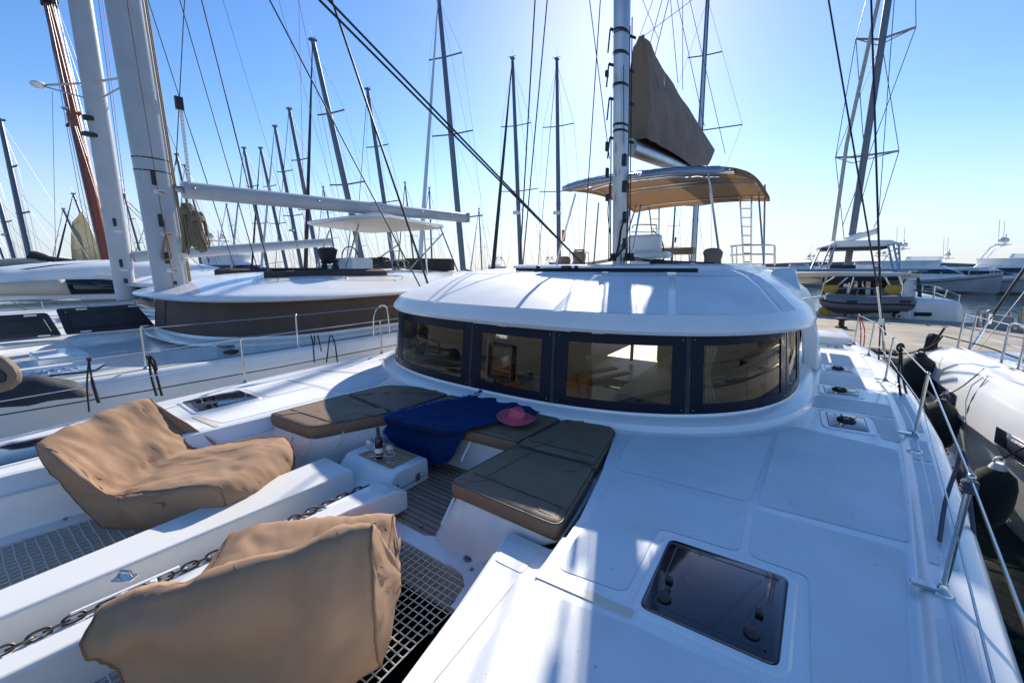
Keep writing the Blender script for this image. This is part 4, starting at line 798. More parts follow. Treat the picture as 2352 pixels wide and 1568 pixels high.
# --- ropes on the lifelines
def hang_rope(name, pts, r, m_, label, cat='rope', group=None, knot=True):
    q = MB(); q.tube(crom(pts, 6), r, 7)
    if knot: q.ball(Vector(pts[0]), (r*2.2, r*2.2, r*2.6), 10, 7)
    return tag(q.build(name, m_, None), label, cat, group)
a = tops[1]
q = MB(); q.tube(crom([az(2158, 1240, .05)+Vector((0, 0, .0)), ad(2172, 1150, 2.75), ad(2196, 1075, 2.75), ad(2206, 1035, 2.75), ad(2216, 1050, 2.76)], 6), .012, 8)
q.tube(crom([ad(2216, 1050, 2.72), ad(2228, 1150, 2.72), ad(2240, 1250, 2.6), ad(2262, 1400, 2.4), ad(2290, 1540, 2.2), ad(2302, 1640, 2.1)], 6), .012, 8)
for k in range(3): q.tube([a+Vector((.022*math.cos(t_), .022*math.sin(t_), -.03-.02*k)) for t_ in [2*math.pi*j/10 for j in range(10)]], .012, 6, closed=True)
tag(q.build('fender_line', mat('rope_grey', (.10, .10, .13), .85, bump=.6, bs=180), None), 'dark grey fender line knotted to the nearest stanchion on the right', 'rope')
def coil(c, n, w_, h_, m_, label, r=.014, tie=True, loops=1.0, group=None, yaw=0):
    w_ *= .5
    q = MB(); c = Vector(c)
    for k in range(n):
        ph = random.uniform(-.3, .3); ww = w_*random.uniform(.55, 1.1); hh = h_*random.uniform(.8, 1.1); oy = random.uniform(-.5, .5)*w_*.6
        pts = []
        for j in range(17): a = 2*math.pi*j/16; pts.append(c+Vector((ww*math.sin(a)*(.35+.65*(1-math.cos(a))/2)*math.cos(yaw)+ph*.03, ww*math.sin(a)*(.35+.65*(1-math.cos(a))/2)*math.sin(yaw)+oy, -hh*(1-math.cos(a))/2)))
        q.tube(pts, r, 6)
    if tie:
        for k in range(4): q.tube([c+Vector((w_*.42*math.cos(a), w_*.42*math.sin(a), -h_*.22-k*r*1.6)) for a in [2*math.pi*j/12 for j in range(12)]], r, 6, closed=True)
    return tag(q.build('rope_coil', m_, None), label, 'rope', group)

hang_rope('fender_rope', [tops[4]+Vector((.05, -.3, -.05)), tops[4]+Vector((.08, -.35, -.5)), tops[4]+Vector((.12, -.4, -1.1))], .012, 'rope_black', 'black line hanging from the lifeline just right of the shroud foot', group='black lines hanging from the lifelines')
q = MB(); e0 = tops[2].lerp(tops[3], .72)
q.tube([e0+Vector((.03*math.cos(a), 0, -.03+.05*math.sin(a))) for a in [2*math.pi*j/10 for j in range(10)]], .014, 6, closed=True); q.tube(crom([e0, e0+Vector((.03, -.12, -.5)), e0+Vector((.2, -.3, -1.1))], 6), .013, 7); q.tube(crom([e0, e0+Vector((.1, .05, -.5)), e0+Vector((.3, .0, -1.1))], 6), .013, 7)
tag(q.build('fender_rope', 'rope_black', None), 'doubled black line looped over the lifeline between two right stanchions', 'rope', 'black lines hanging from the lifelines')
q = MB(); e0 = tops[5]; q.tube(crom([e0, e0+Vector((.06, -.1, -.35)), e0+Vector((.08, -.15, -.64))], 5), .011, 6); q.tube(crom([e0, e0+Vector((.12, .0, -.3)), e0+Vector((.14, -.1, -.64))], 5), .011, 6); tag(q.build('fender_rope', 'red', None), 'red line hanging from the farthest right lifeline', 'rope', 'black lines hanging from the lifelines') and None
# lines over the left lifeline
q = MB(); e0 = min((ts[1].lerp(ts[2], k/200) for k in range(200)), key=lambda p_: abs(proj(p_)[0]-203)); De = (e0-EYE).dot(_fw); q.tube(crom([e0, ad(200, 885, De), ad(205, 946, De)], 6), .009, 7); q.tube(crom([e0, ad(212, 875, De), ad(227, 925, De)], 6), [.009]*6+[.016]*7, 7); q.box(e0, (.08, .03, .03)); tag(q.build('fender_rope', 'rope_black', None), 'short black line hitched to the left lifeline behind the far beanbag', 'rope')
q = MB(); e0 = ad(342, 820, 5.75); q.tube(crom([e0, ad(347, 860, 5.7), ad(360, 908, 5.6)], 6), .017, 7); q.tube(crom([e0, ad(356, 850, 5.7), ad(372, 908, 5.6)], 6), .017, 7); q.tube(crom([e0, ad(354, 826, 5.7), ad(360, 850, 5.65)], 6), .017, 7); q.box(e0, (.12, .05, .05)); tag(q.build('fender_rope', 'rope_black', None), 'thick dark line knotted to the stanchion of the boat on the left', 'rope')
q = MB()
for x0, x1, y1 in ((708, 722, 832), (716, 722, 790), (724, 738, 806), (752, 750, 832), (756, 775, 832)): q.tube(crom([ad(x0+6, 770, 7.25), ad((x0+x1)/2+4, 790, 7.2), ad(x1, y1, 7.1)], 6), .012, 6)
tag(q.build('fender_rope', 'rope_black', None), 'bunch of black lines on the lifeline left of the cabin corner', 'rope')
# ================================================================ neighbours
def cat_boat(xc, yf, label, zd=.10, half=3.9, mastpx=None, win='mesh_brown', detail=True, roofk=1.0, name='catamaran'):
    t = thing(name, (xc, yf+3, -1.9), label, 'catamaran')
    OUT = [(-6, 2.5), (-3, half-1.25), (.35-1, half-.42), (1.6, half-.13), (3.6, half), (9, half), (12.8, half-.3)]
    d = MB()
    for sg in (1, -1):
        rows = []
        for y in (-5, -3, -1.5, 0, 1.6, 3.6, 6, 9, 12.8):
            o_ = tab(OUT, y); i_ = o_-2.0
            r = [(i_, -2.1), (i_, zd-.06), (i_+.1, zd), (o_-.35, zd+.01), (o_-.32, zd+.03), (o_-.10, zd+.03), (o_-.06, zd), (o_-.01, zd-.06), (o_+.02, zd-.2), (o_+.02, -.5), (o_+.0, -1.2), (o_-.2, -2.1)]
            rows.append([(xc+sg*x, y, z) for x, z in r])
        d.loft(rows)
    d.grid([[(xc+x, y, zd-.10) for x in (-half+.5, 0, half-.5)] for y in (.2, 2, 5, 12.5)])
    d.grid([[(xc+x, .2, z) for x in (-half+.5, half-.5)] for z in (zd-.1, -.9)])
    d.build('hull', 'gelcoat', t, ang=45)
    q = MB()
    for sg in (1, -1): q.grid([[(xc+sg*(tab(OUT, y)-.25), y, zd+.034), (xc+sg*(tab(OUT, y)-.16), y, zd+.034)] for y in (-3, 0, 1.6, 3.6, 9, 12)])
    q.build('rubbing_strake', 'green_strip', t)
    q = MB(); q.tube([(xc+(tab(OUT, y)+.022), y, zd-.24) for y in (-3, -1.5, 0, 1.6, 3.6, 6, 9, 12)], .008, 5); q.each('hull_line', 'black', t)
    cab = (xc, yf, half-.72, 2.7, yf+7.2); k = roofk
    q = MB(); q.grid([ring(cab_curve(*cab, i, m=90), z) for i, z in ((-.16, zd-.02), (-.14, zd+.03), (-.06, zd+.07), (.03, zd+.09), (.05, zd+.14))]); q.build('cabin_foot', 'gelcoat', t, ang=40)
    q = MB(); q.grid([ring(cab_curve(*cab, i, m=90), z) for i, z in ((.06, zd+.12), (.10, zd+.45), (.16, .93))]); wc = q.build('window_cover' if win == 'mesh_brown' else 'window', win, t)
    if detail:
        q = MB()
        for px in (346, 380): 
            cv = [ring(cab_curve(*cab, i-.006, m=400), z) for i, z in ((.06, zd+.12), (.10, zd+.45), (.16, .93))]; j = min(range(120, 330), key=lambda j_: abs(proj(cv[1][j_])[0]-px)); q.tube([c[j] for c in cv], .012, 5)
        q.each('cover_seam', 'charcoal', wc)
    rfp = [(.14, .93), (-.08, .95), (-.22, .985), (-.26, 1.03), (-.22, 1.075), (-.05, 1.12), (.35, 1.24), (.9, 1.37), (1.5, 1.46), (2.2, 1.51), (2.8, 1.53)]
    rc = (xc, yf, half-.72, 2.7, yf+8.6); R_ = [ring(cab_curve(*rc, i, m=90), 1+(z-1)*k if z > 1 else z) for i, z in rfp]
    q = MB(); q.grid(R_); n_ = 90; q.add(R_[-1], [(i, i+1, n_-2-i, n_-1-i) for i in range(n_//2-1)]); rf_ = q.build('cabin_roof', 'gelcoat', t, ang=35)
    return t, rf_, cab
NX = -11.5
nb, nbroof, nbcab = cat_boat(NX, 2.95, 'white catamaran alongside on the left with brown mesh covers over its saloon windows')
mb_, mt_ = ax(396, 668, NX), ax(286, 0, NX); up2 = (mt_-mb_)/(mt_.z-mb_.z)
m2 = mast(nb, mb_-up2*.15, mb_+up2*17, .20, .31, 'mast_white')
q = MB()
for y0 in (5.6,): pass
q.tube([ax(x, y, NX) for x, y in ((392, 100), (427, 660))] if False else [mb_+Vector((.19, -.02, 0)), mb_+up2*16+Vector((.19, -.02, 0))], .012, 6); q.tube([mb_+Vector((.10, .30, .0)), mb_+up2*16+Vector((.10, .30, 0))], .014, 6); q.tube([mb_+Vector((.0, .36, .2)), mb_+up2*16+Vector((.0, .33, 0))], .02, 6); q.each('halyard', 'rope_tan', m2)
q = MB()
for z, dz in ((2.35, .28), (1.5, .26), (.72, .24)): c = mb_+up2*z; q.box(c+Vector((.205, -.06, 0)), (.02, .08, dz))
q.box(mb_+up2*.18+Vector((.2, .02, 0)), (.02, .06, .08)); q.each('mast_slot', 'charcoal', m2, bevel=.01)
q = MB()
for z in (2.08, 1.22, .45): c = mb_+up2*z; q.box(c+Vector((.206, .0, 0)), (.012, .20, .08))
q.each('mast_sticker', 'sticker', m2)
q = MB()
for z in (2.08, 1.22, .45): c = mb_+up2*z; q.box(c+Vector((.2125, .03, .006)), (.004, .12, .02)); q.box(c+Vector((.2125, .06, -.02)), (.004, .08, .015))
q.each('sticker_print', 'red', m2)
q = MB()
for z in (2.75, 2.5): c = mb_+up2*z; q.loft([[(c.x+.21*math.cos(a), c.y+.32*math.sin(a), c.z+dd) for a in [2*math.pi*j/20 for j in range(20)]] for dd in (-.012, .012)], cap=False)
q.each('mast_strap', 'black', m2)
q = MB(); c0, c1 = ax(385, 560, NX+.1), ax(366, 226, NX+.1)
for k in range(22): c = ax(388, 420, NX).lerp(ax(364, 230, NX), k/21); q.box(c+Vector((.05, .36, 0)), (.02, .06, .07))
q.each('sail_slide', 'paint_white', m2); q = MB(); c = ax(362, 232, NX); q.box(c+Vector((.05, .36, .05)), (.08, .14, .26)); q.build('headboard', 'black', m2)
q = MB()
for x0, y0, x1, y1, D in ((215, 205, 128, 208, 9.6),): pass
for z, ln in ((6.2, 1.9), (11, 1.6)):
    c = mb_+up2*z
    for sg in (-1, 1): q.tube([c+Vector((sg*.15, .0, 0)), c+Vector((sg*ln, .75, .05))], .05, 8, flat=.4)
q.each('spreader', 'mast_white', m2)
b0, b1 = ax(420, 436, NX), ax(1068, 500, NX); q = MB(); q.tube([b0+(b0-b1).normalized()*.0, b0.lerp(b1, .5), b1], [.155, .16, .155], 16, flat=1.2); bo = q.build('boom', 'mast_white', nb)
q = MB(); q.tube([b0, b0+(b0-b1).normalized()*.45+Vector((0, 0, .02))], .07, 10); [q.ball(b0.lerp(b1, s_)+Vector((.16, -.02, .03)), .03, 8, 6) for s_ in (.02, .33, .56, .74, .9)]; q.box(b1+Vector((0, .06, .0)), (.34, .10, .36)); q.build('boom_fitting', 'steel_dull', bo)
# hard top over the helm
H4 = [az(694, 513, 3.1), az(868, 492, 3.1), az(1030, 523, 3.1), az(848, 534, 3.1)]
P = rpoly([(p.x, p.y) for p in H4], .55, 7); q = MB(); hx, hy = sum(p[0] for p in P)/len(P), sum(p[1] for p in P)/len(P); q.loft([[(hx+(x-hx)*k, hy+(y-hy)*k, 3.1+z) for x, y in P] for k, z in ((.75, -.01), (.98, -.04), (1, .0), (.99, .06), (.88, .11), (.6, .16))]); ht = q.build('hard_top', 'gelcoat', nb, ang=50); MB().sheet([(hx+(x-hx)*.96, hy+(y-hy)*.96) for x, y in P], 3.052).build('top_lining', 'cream', ht)
q = MB()
for tx, ty, Yt, bx_, by_, Yb in ((756, 530, 9, 718, 640, 8.0), (824, 515, 8.6, 788, 640, 7.6), (1012, 524, 11.3, 1058, 640, 11), (820, 536, 9.5, 816, 640, 8.4), (918, 560, 10.6, 816, 630, 8.6), (1018, 535, 11.3, 940, 620, 9.5), (974, 532, 11.3, 983, 650, 8.6)): q.tube([ay(tx, ty, Yt), ay(bx_, by_, Yb)], .028)
q.each('top_post', 'steel', ht)
q = MB()
for a_, b_ in (((889, 532), (916, 612)), ((910, 532), (930, 612))): q.tube([ay(*a_, 11.4), ay(*b_, 10.6)], .022)
for t_ in (.3, .58, .85): q.tube([ay(889, 532, 11.4).lerp(ay(916, 612, 10.6), t_), ay(910, 532, 11.4).lerp(ay(930, 612, 10.6), t_)], .018)
q.build('ladder', 'steel', nb)
q = MB(); c = ay(752, 585, 7.8); q.loft([[(c.x+r*(1+.12*math.sin(2*a+1))*math.cos(a), c.y+r*.7*math.sin(a), c.z+z+.05*math.sin(a*2)*r) for a in [2*math.pi*j/14 for j in range(14)]] for r, z in ((.12, -.30), (.26, -.22), (.36, .02), (.40, .14), (.25, .22), (.05, .24))]); q.build('instrument_cover', 'charcoal', nb)
q = MB(); q.box(ay(810, 610, 8.4), (1.2, .8, .5)); q.box(ay(760, 620, 7.9), (.6, .5, .35)); q.build('helm_console', 'gelcoat', nb, bevel=.08)
q = MB(); q.tube([ay(804, 592, 8.2)+Vector((.3*math.cos(a), .1*math.cos(a), .36*math.sin(a))) for a in [2*math.pi*j/24 for j in range(24)]], .02, 6, closed=True); q.build('steering_wheel', 'black', nb)
q = MB(); q.bar(ay(838, 608, 10.5), ay(935, 606, 11), .25, .36); q.bar(ay(935, 606, 10.6), ay(1040, 608, 10.8), .25, .42); q.bar(ay(845, 600, 9), ay(895, 600, 9.5), .2, .25); q.each('helm_backrest', 'cover_dark', nb, bevel=.05)
q = MB()
for px, py, Yw in ((876, 602, 8.4), (745, 612, 7.6), (770, 610, 7.6)): c = ay(px, py, Yw); q.lathe([(.11, -.12), (.11, .0), (.08, .03), (.08, .10), (.12, .14), (.12, .16)], c, 16)
q.each('winch', 'black', nb)
q = MB(); q.tube(crom([ay(886, 600, 8.8), ay(893, 598, 8.8), ay(930, 598, 9), ay(938, 606, 9), ay(946, 650, 8.6)], 4), .02); q.tube([ay(893, 615, 8.8), ay(935, 614, 9)], .016); q.tube([ay(900, 600, 8.8), ay(905, 640, 8.6)], .018); q.each('guard_rail', 'steel', nb)
def roofpad(pts, th, nm, m_, par):
    P = rpoly([(p.x, p.y) for p in pts], .12, 5); zt = pts[0].z; q = MB(); q.loft([[(x, y, zt+z) for x, y in inset(P, i)] for i, z in ((.0, -th), (0, -.03), (.05, .0), (.25, .03))]); return q.build(nm, m_, par)
roofpad([Vector((-9.85, 4.4, 1.56)), Vector((-9.35, 7.4, 1.56)), Vector((-10.5, 8.0, 1.56)), Vector((-10.9, 4.9, 1.56))], .24, 'roof_sunpad', 'cover_dark', nb)
roofpad([Vector((-12.3, 4.6, 1.58)), Vector((-12.0, 7.4, 1.58)), Vector((-12.8, 7.4, 1.58)), Vector((-13.2, 4.6, 1.58))], .2, 'roof_sunpad', 'cover_dark', nb)
roofpad([Vector((-13.4, 3.5, 1.34)), Vector((-12.1, 3.3, 1.34)), Vector((-12.1, 3.9, 1.34)), Vector((-13.4, 4.1, 1.34))], .16, 'roof_sunpad', 'cover_dark', nb)
q = MB(); q.tube(crom([(-9.62, 4.15, 1.30), (-9.5, 4.3, 1.39), (-9.1, 5.8, 1.40), (-8.95, 7.4, 1.40), (-8.95, 7.55, 1.32)], 5), .014); q.build('grab_rail', 'steel', nb)
q = MB()
for y in (4.5, 6.0): q.lathe([(.03, -.08), (.03, 0), (.012, .02)], (-9.40+.16*(y-4.5), y, 1.36), 10)
q.each('rail_foot', 'steel', nb)
q = MB(); q.loft([[(-9.3, 7.2, .9), (-8.3, 7.0, .9), (-8.2, 11, .7), (-9.4, 11, .7)], [(-9.3, 7.2, 1.36), (-8.75, 7.1, 1.30), (-8.5, 10.8, 1.0), (-9.4, 11, 1.0)]]); q.build('roof_wing', 'gelcoat', nb, bevel=.12, seg=4)
for bx_, tx_ in (((-7.98, 1.75, .13), None), ((-7.78, 3.95, .13), None), ((-7.75, 7.8, .13), None), ((-8.3, -.6, .13), None)):
    b_ = Vector(bx_); stanchion(b_, b_+Vector((0, .02, .62)), nb, False)
q = MB(); LP = [(-9.2, -3, .74), (-8.3, -.58, .74), (-7.98, 1.77, .74), (-7.78, 3.97, .74), (-7.75, 7.8, .74)]; q.tube(LP, .006, 5); q.tube([(x, y, z-.3) for x, y, z in LP], .005, 5); q.each('lifeline', 'steel', nb)
q = MB(); a0 = Vector((-7.76, 5.65, .13)); q.tube(crom([a0, a0+Vector((0, .05, .45)), a0+Vector((0, .2, .63)), a0+Vector((0, .36, .63)), a0+Vector((0, .42, .45)), a0+Vector((0, .44, .0))], 5), .017); q.build('gate_rail', 'steel', nb)
q = MB()
for pts in ([(-8.75, .25), (-8.5, 1.3), (-8.95, 1.5), (-9.25, .35)],): P = inset(rpoly(pts, .08), 0); q.loft([[(x, y, .115+z) for x, y in inset(P, i)] for i, z in ((0, 0), (.01, .02))])
hh = q.build('hatch', 'hatch_glass', nb); q = MB()
for k in range(4): c = Vector((-8.72, .5+.22*k, .138)); q.box(c, (.25, .04, .006), rz=.8)
q.each('hatch_bar', 'paint_white', hh)
q = MB(); q.box((-9.2, 3.4, .115), (.25, .5, .02), rz=.2); q.box((-9.05, 4.8, .115), (.25, .5, .02), rz=.1); q.box((-8.6, 5.4, .115), (.2, .4, .02)); q.each('deck_hatch', 'hatch_glass', nb)
q = MB(); q.box((-10.6, 1.2, .06), (1.0, .6, .2)); q.build('locker', 'gelcoat', nb, bevel=.03)
q = MB(); q.lathe([(.12, 0), (.12, .03), (.05, .05)], (-8.25, 3.0, .13), 14); q.build('deck_fitting', 'black', nb)
# mooring gear of the neighbour
def lid(x, y0, y1, z0, z1, label, cut):
    t = thing('locker_lid', (x, (y0+y1)/2, z0), label, 'hatch lid', 'open black locker lids on the left catamaran')
    poly = rpoly([(y0, z0), (y1, z0), (y1-cut, z1), (y0-.05, z1)], .07); q = MB()
    q.loft([[(x-.55*(p[1]-z0)-d_, p[0], p[1]) for p in poly] for d_ in (0, .05)]); q.build('lid', 'charcoal', t, bevel=.012)
    pin = inset(poly, .12); q = MB(); q.tube([(x-.55*(p[1]-z0)+.006, p[0], p[1]) for p in pin], .01, 5, closed=True); q.build('rib', 'black', t)
    q = MB()
    for yy, zz in ((lerp(y0, y1, .2), z0+.05), (lerp(y0, y1, .86), z0+.05), (lerp(y0, y1, .22), z1-.04), (lerp(y0, y1, .8), z1-.04)): q.box((x-.55*(zz-z0)+.008, yy, zz), (.012, .18, .035))
    q.each('hinge', 'paint_white', t)
lid(-13.15, -.3, 1.60, .14, .66, 'black open locker lid at the left picture edge, on the left catamaran', .12)
lid(-13.3, 1.68, 3.25, .14, .72, 'black open locker lid nearer the left mast, beside the brown window covers', .25)
q = MB(); c = az(115, 905, .12); rows = []
for i in range(13):
    u = i/12; row = []
    for j in range(17): v = j/16; row.append(Vector((c.x+(u-.5)*.6+.2*(v-.5), c.y-.1+(v-.5)*.85, .10+.34*math.sin(math.pi*u)**.6*math.sin(math.pi*v)**.7*(1-.35*v)+.05*noise.noise((u*4, v*4, 2)))))
    rows.append(row)
tag(q.grid(rows).build('folded_tarpaulin', 'charcoal', None), 'dark grey tarpaulin bundled on the foredeck of the left catamaran', 'tarpaulin')
q = MB(); c = az(20, 872, .2)
for k in range(9): q.tube(crom([c+Vector((random.uniform(-.2, .2), -.5+k*.1, .02*k % .06)), c+Vector((.25, -.4+k*.11, .08)), c+Vector((.1, -.2+k*.1, .03))], 4), .03, 6)
tag(q.build('plastic_bundle', 'clear_vinyl', None), 'clear plastic bundle on deck left of the grey tarpaulin', 'bundle')
# the beige cushioned bow seat at the picture's left edge belongs to our boat
q = MB(); c = ad(4, 856, 3.6); D_ = [ad(x, y, 3.6) for x, y in ((-60, 800), (2, 822), (24, 842), (33, 862), (30, 880), (10, 896), (-60, 915))]
q.loft([[p+_fw*k for p in D_] for k in (0, .07)]); q.build('bow_seat', 'cover_brown', boat, bevel=.02, seg=3)
q = MB(); D2 = [ad(x, y, 3.595) for x, y in ((-60, 830), (-6, 846), (14, 860), (12, 876), (-60, 896))]; q.loft([[p+_fw*k for p in D2] for k in (-.01, .02)]); q.build('bow_seat_back', 'charcoal', boat)
# rope bundles on the neighbour's mast
def bundle(px0, py0, px1, py1, D, n, wid, m_, label, r=.016, group='rope coils hung on the left mast'):
    a, b_ = ad(px0, py0, D), ad(px1, py1, D); q = MB(); sd = (b_-a).cross(_fw).normalized()
    for k in range(n):
        u = (k/(n-1)-.5)*2; s1 = u*wid; jit = random.uniform(.8, 1.15); e = b_+sd*s1*1.3+(b_-a)*random.uniform(-.12, .06); dp = _fw*random.uniform(-.08, .08)
        q.tube(crom([a+sd*s1*.45+dp, a.lerp(b_, .25)+sd*s1*.95*jit+dp, a.lerp(b_, .7)+sd*s1*jit+dp, e, e+sd*.03-dp*.5, a.lerp(b_, .65)+sd*(s1*.9+.02)-dp, a.lerp(b_, .2)+sd*s1*.8-dp, a+sd*s1*.4-dp], 4), r, 6)
    for k in range(5): c = a.lerp(b_, .17+.022*k); q.tube([c+sd*wid*.95*math.cos(t_)+_fw*.10*math.sin(t_) for t_ in [2*math.pi*j/14 for j in range(14)]], r, 6, closed=True)
    return tag(q.build('rope_coil', m_, None), label, 'rope', group)
bundle(428, 468, 440, 572, 8.6, 15, .15, 'rope_tan', 'large tan rope coil hanging below the boom of the left catamaran')
bundle(452, 486, 466, 570, 8.5, 10, .10, 'rope_tan', 'second tan rope coil, looser, right of the large one under the boom')
bundle(412, 545, 420, 600, 8.7, 7, .06, 'rope_white', 'pale rope coil low on the left mast, behind the tan coils', r=.012)
q = MB(); q.tube(crom([ad(382, 540, 8.75), ad(375, 570, 8.75), ad(372, 590, 8.75), ad(382, 597, 8.75), ad(393, 590, 8.75), ad(390, 570, 8.75), ad(383, 540, 8.75)], 5), .022, 6); tag(q.build('rope_loop', 'rope_tan', None), 'black flecked rope loop hanging on the front of the left mast', 'rope', 'rope coils hung on the left mast')
q = MB(); q.tube([ad(380, 540, 8.75), ad(326, 0, 8.9)], .014, 6); tag(q.build('rope', 'rope_tan', None), 'tan halyard running up the front of the left mast', 'rope')
# rigging of the neighbour
q = MB()
for x0, y0, x1, y1, D0, D1, r in ((984, 656, 762, 0, 10.8, 9.5, .028), (966, 660, 619, 0, 10.6, 8.8, .017), (547, 640, 340, 0, 11, 11, .012), (592, 620, 413, 0, 12, 12, .014), (614, 600, 463, 0, 12, 12, .018), (404, 380, 424, 0, 9.4, 9.4, .010), (378, 560, 240, 0, 14, 14, .012), (365, 610, 345, 560, 13, 13, .012)):
    line(q, ad(x0, y0, D0), ad(x1, y1, D1), r, 1.6)
for x0, y0, x1, y1, D0, D1, r in ((690, 590, 512, 0, 14, 14, .007), (800, 560, 640, 0, 18, 16, .007)): line(q, ad(x0, y0, D0), ad(x1, y1, D1), r, 1.6)
q.each('rigging_wire', 'black', nb)
q = MB(); line(q, ad(700, 560, 15), ad(686, 0, 15), .008, 1.4); q.tube([ad(800, 560, 15), ad(686, 0, 15)], .008, 5); q.build('flag_halyard', 'pink', nb)
# --- second catamaran to the left
n3, n3r, _ = cat_boat(-19.3, 4.3, 'white catamaran farther left, only its mast, boom and navy front windows showing behind the first', zd=.05, win='dark_glass', detail=False)
mb3, mt3 = ax(289, 668, -19.3), ax(184, 0, -19.3); up3 = (mt3-mb3)/(mt3.z-mb3.z)
m3 = mast(n3, mb3-up3*.3, mb3+up3*17, .19, .29, 'mast_white')
q = MB(); c = mb3+up3*6.6
for sg in (-1, 1): q.tube([c+Vector((0, -.1, 0)), c+Vector((sg*1.9, -.9 if sg < 0 else .8, .1))], .06, 8, flat=.4); q.tube([c+Vector((0, 0, -.5)), c+Vector((sg*1.9, -.9 if sg < 0 else .8, .1))], .025, 6)
q.each('spreader', 'mast_white', m3)
q = MB(); c = mb3+up3*6.6+Vector((-1.95, -.95, .12)); q.ball(c, (.25, .2, .1)); q.build('spreader_cap', 'paint_white', m3)
q = MB(); c = mb3+up3*5.0+Vector((.1, -.3, 0)); q.box(c, (.25, .35, .12), rz=.3); q.box(c+Vector((0, .03, .5)), (.2, .25, .14)); q.each('deck_lamp', 'black', m3, bevel=.02)
q = MB(); [q.box(mb3+up3*z+Vector((.195, -.05, 0)), (.02, .09, .26)) for z in (2.3, .95)]; q.box(mb3+up3*.35+Vector((.195, .0, 0)), (.02, .11, .16)); q.each('mast_slot', 'charcoal', m3, bevel=.012)
q = MB(); [q.box(mb3+up3*z+Vector((.196, .0, 0)), (.012, .2, .07)) for z in (2.0, .72)]; q.each('mast_sticker', 'sticker', m3)
b0, b1 = ax(306, 590, -19.3), ax(758, 556, -19.3); q = MB(); q.tube([b0, b0.lerp(b1, .5), b1], .17, 14, flat=1.15); q.build('boom', 'mast_white', n3)
q = MB()
for x0, y0, x1, y1, D, r in ((505, 600, 270, 0, 19, .012), (430, 600, 330, 0, 18, .009), (285, 640, 120, 0, 24, .010), (300, 590, 226, 0, 17, .010), (120, 210, 128, 590, 17, .008), (470, 620, 300, 470, 18, .012), (440, 620, 300, 480, 18, .012)): line(q, ad(x0, y0, D), ad(x1, y1, D), r, 1.3)
q.each('rigging_wire', 'wire', n3)
q = MB(); q.tube([ad(306, 600, 16), ad(262, 240, 16), ad(236, 0, 16)], .010, 5); q.tube(crom([ad(303, 575, 14.5), ad(300, 600, 14.5), ad(305, 618, 14.5)], 4), [.03]*5+[.05]*4, 6); tag(q.build('flag_line', 'pink', None), 'pink line with a bundled red pennant beside the far left mast', 'rope')
# --- motor yacht beyond
my = thing('motor_yacht', (-26, 6, -1.9), 'long white motor yacht at far left with a beige side cover and dark window', 'motor yacht')
XM = -24.0
prof_top = [(-220, 660), (-60, 640), (0, 617), (60, 609), (120, 603), (180, 599), (250, 596), (330, 595), (400, 598), (470, 604), (530, 615), (600, 628), (690, 640)]
prof_low = [(-220, 690), (-60, 690), (0, 690), (60, 688), (120, 687), (180, 687), (250, 686), (330, 684), (400, 680), (470, 675), (530, 668), (600, 660), (690, 646)]
tp_, lo_ = crom([ax(x, y, XM) for x, y in prof_top], 4), crom([ax(x, y, XM) for x, y in prof_low], 4); n_ = min(len(tp_), len(lo_)); rows = []
for dx, f in ((.0, 0), (-.05, .5), (-.2, .8), (-.6, .95), (-1.4, 1.0), (-3.2, 1.0), (-4.2, .9), (-4.5, 0)): rows.append([lo_[i].lerp(tp_[i], f)+Vector((dx, 0, 0)) for i in range(n_)])
MB().grid(rows).build('superstructure', 'gelcoat', my, ang=60)
hl_ = [ax(x, y, XM+.35) for x, y in prof_low]; rows = [[Vector((XM+d_, p.y+dy*(1 if p.y > 6 else -1), z)) for p in hl_] for d_, z, dy in ((-4.8, .1, 0), (.05, .18, 0), (.3, .12, 0), (.32, -.3, 0), (.2, -1.0, .0), (-.3, -2.2, 0))]
MB().grid(rows).build('hull', 'gelcoat', my, ang=60)
def sideq(pts, dx): return [ax(x, y, XM+dx) for x, y in pts]
q = MB(); q.add(sideq(((150, 642), (230, 641), (330, 648), (420, 660), (430, 672), (290, 674), (164, 676)), .05), [tuple(range(7))]); q.each('side_window', 'dark_glass', my, solid=.05)
q = MB(); g_ = [[ax(lerp(x0, x1, u), lerp(y0, y1, u), XM+.10+.03*math.sin(u*9)) for u in [k/12 for k in range(13)]] for x0, y0, x1, y1 in ((-60, 652, 148, 641), (-60, 665, 155, 658), (-60, 680, 163, 677))]; q.grid(g_); q.build('side_cover', 'beige_canvas', my, solid=.02)
q = MB(); q.add(sideq(((40, 619), (120, 608), (200, 604), (120, 611), (60, 619)), .02), [tuple(range(5))]); q.build('roof_window', 'dark_glass', my, solid=.03)
q = MB(); q.tube([ax(-60, 692, XM+.4), ax(260, 690, XM+.4), ax(420, 680, XM+.4)], .03); q.tube([ax(28, 692, XM+.4), ax(70, 720, XM+.5)], .02); q.tube([ax(95, 692, XM+.4), ax(105, 722, XM+.4)], .025); q.tube([ax(180, 690, XM+.4), ax(240, 722, XM+.4)], .02); q.each('guard_rail', 'steel', my)
q = MB(); q.tube(sideq(((220, 632), (330, 637), (500, 652)), .06), .03, 5); q.build('stripe', 'cream', my)
lettering('V52', 'lettering', ax(385, 640, XM+.06), .55, (R(90), 0, R(90)), 'navy_frame', my)
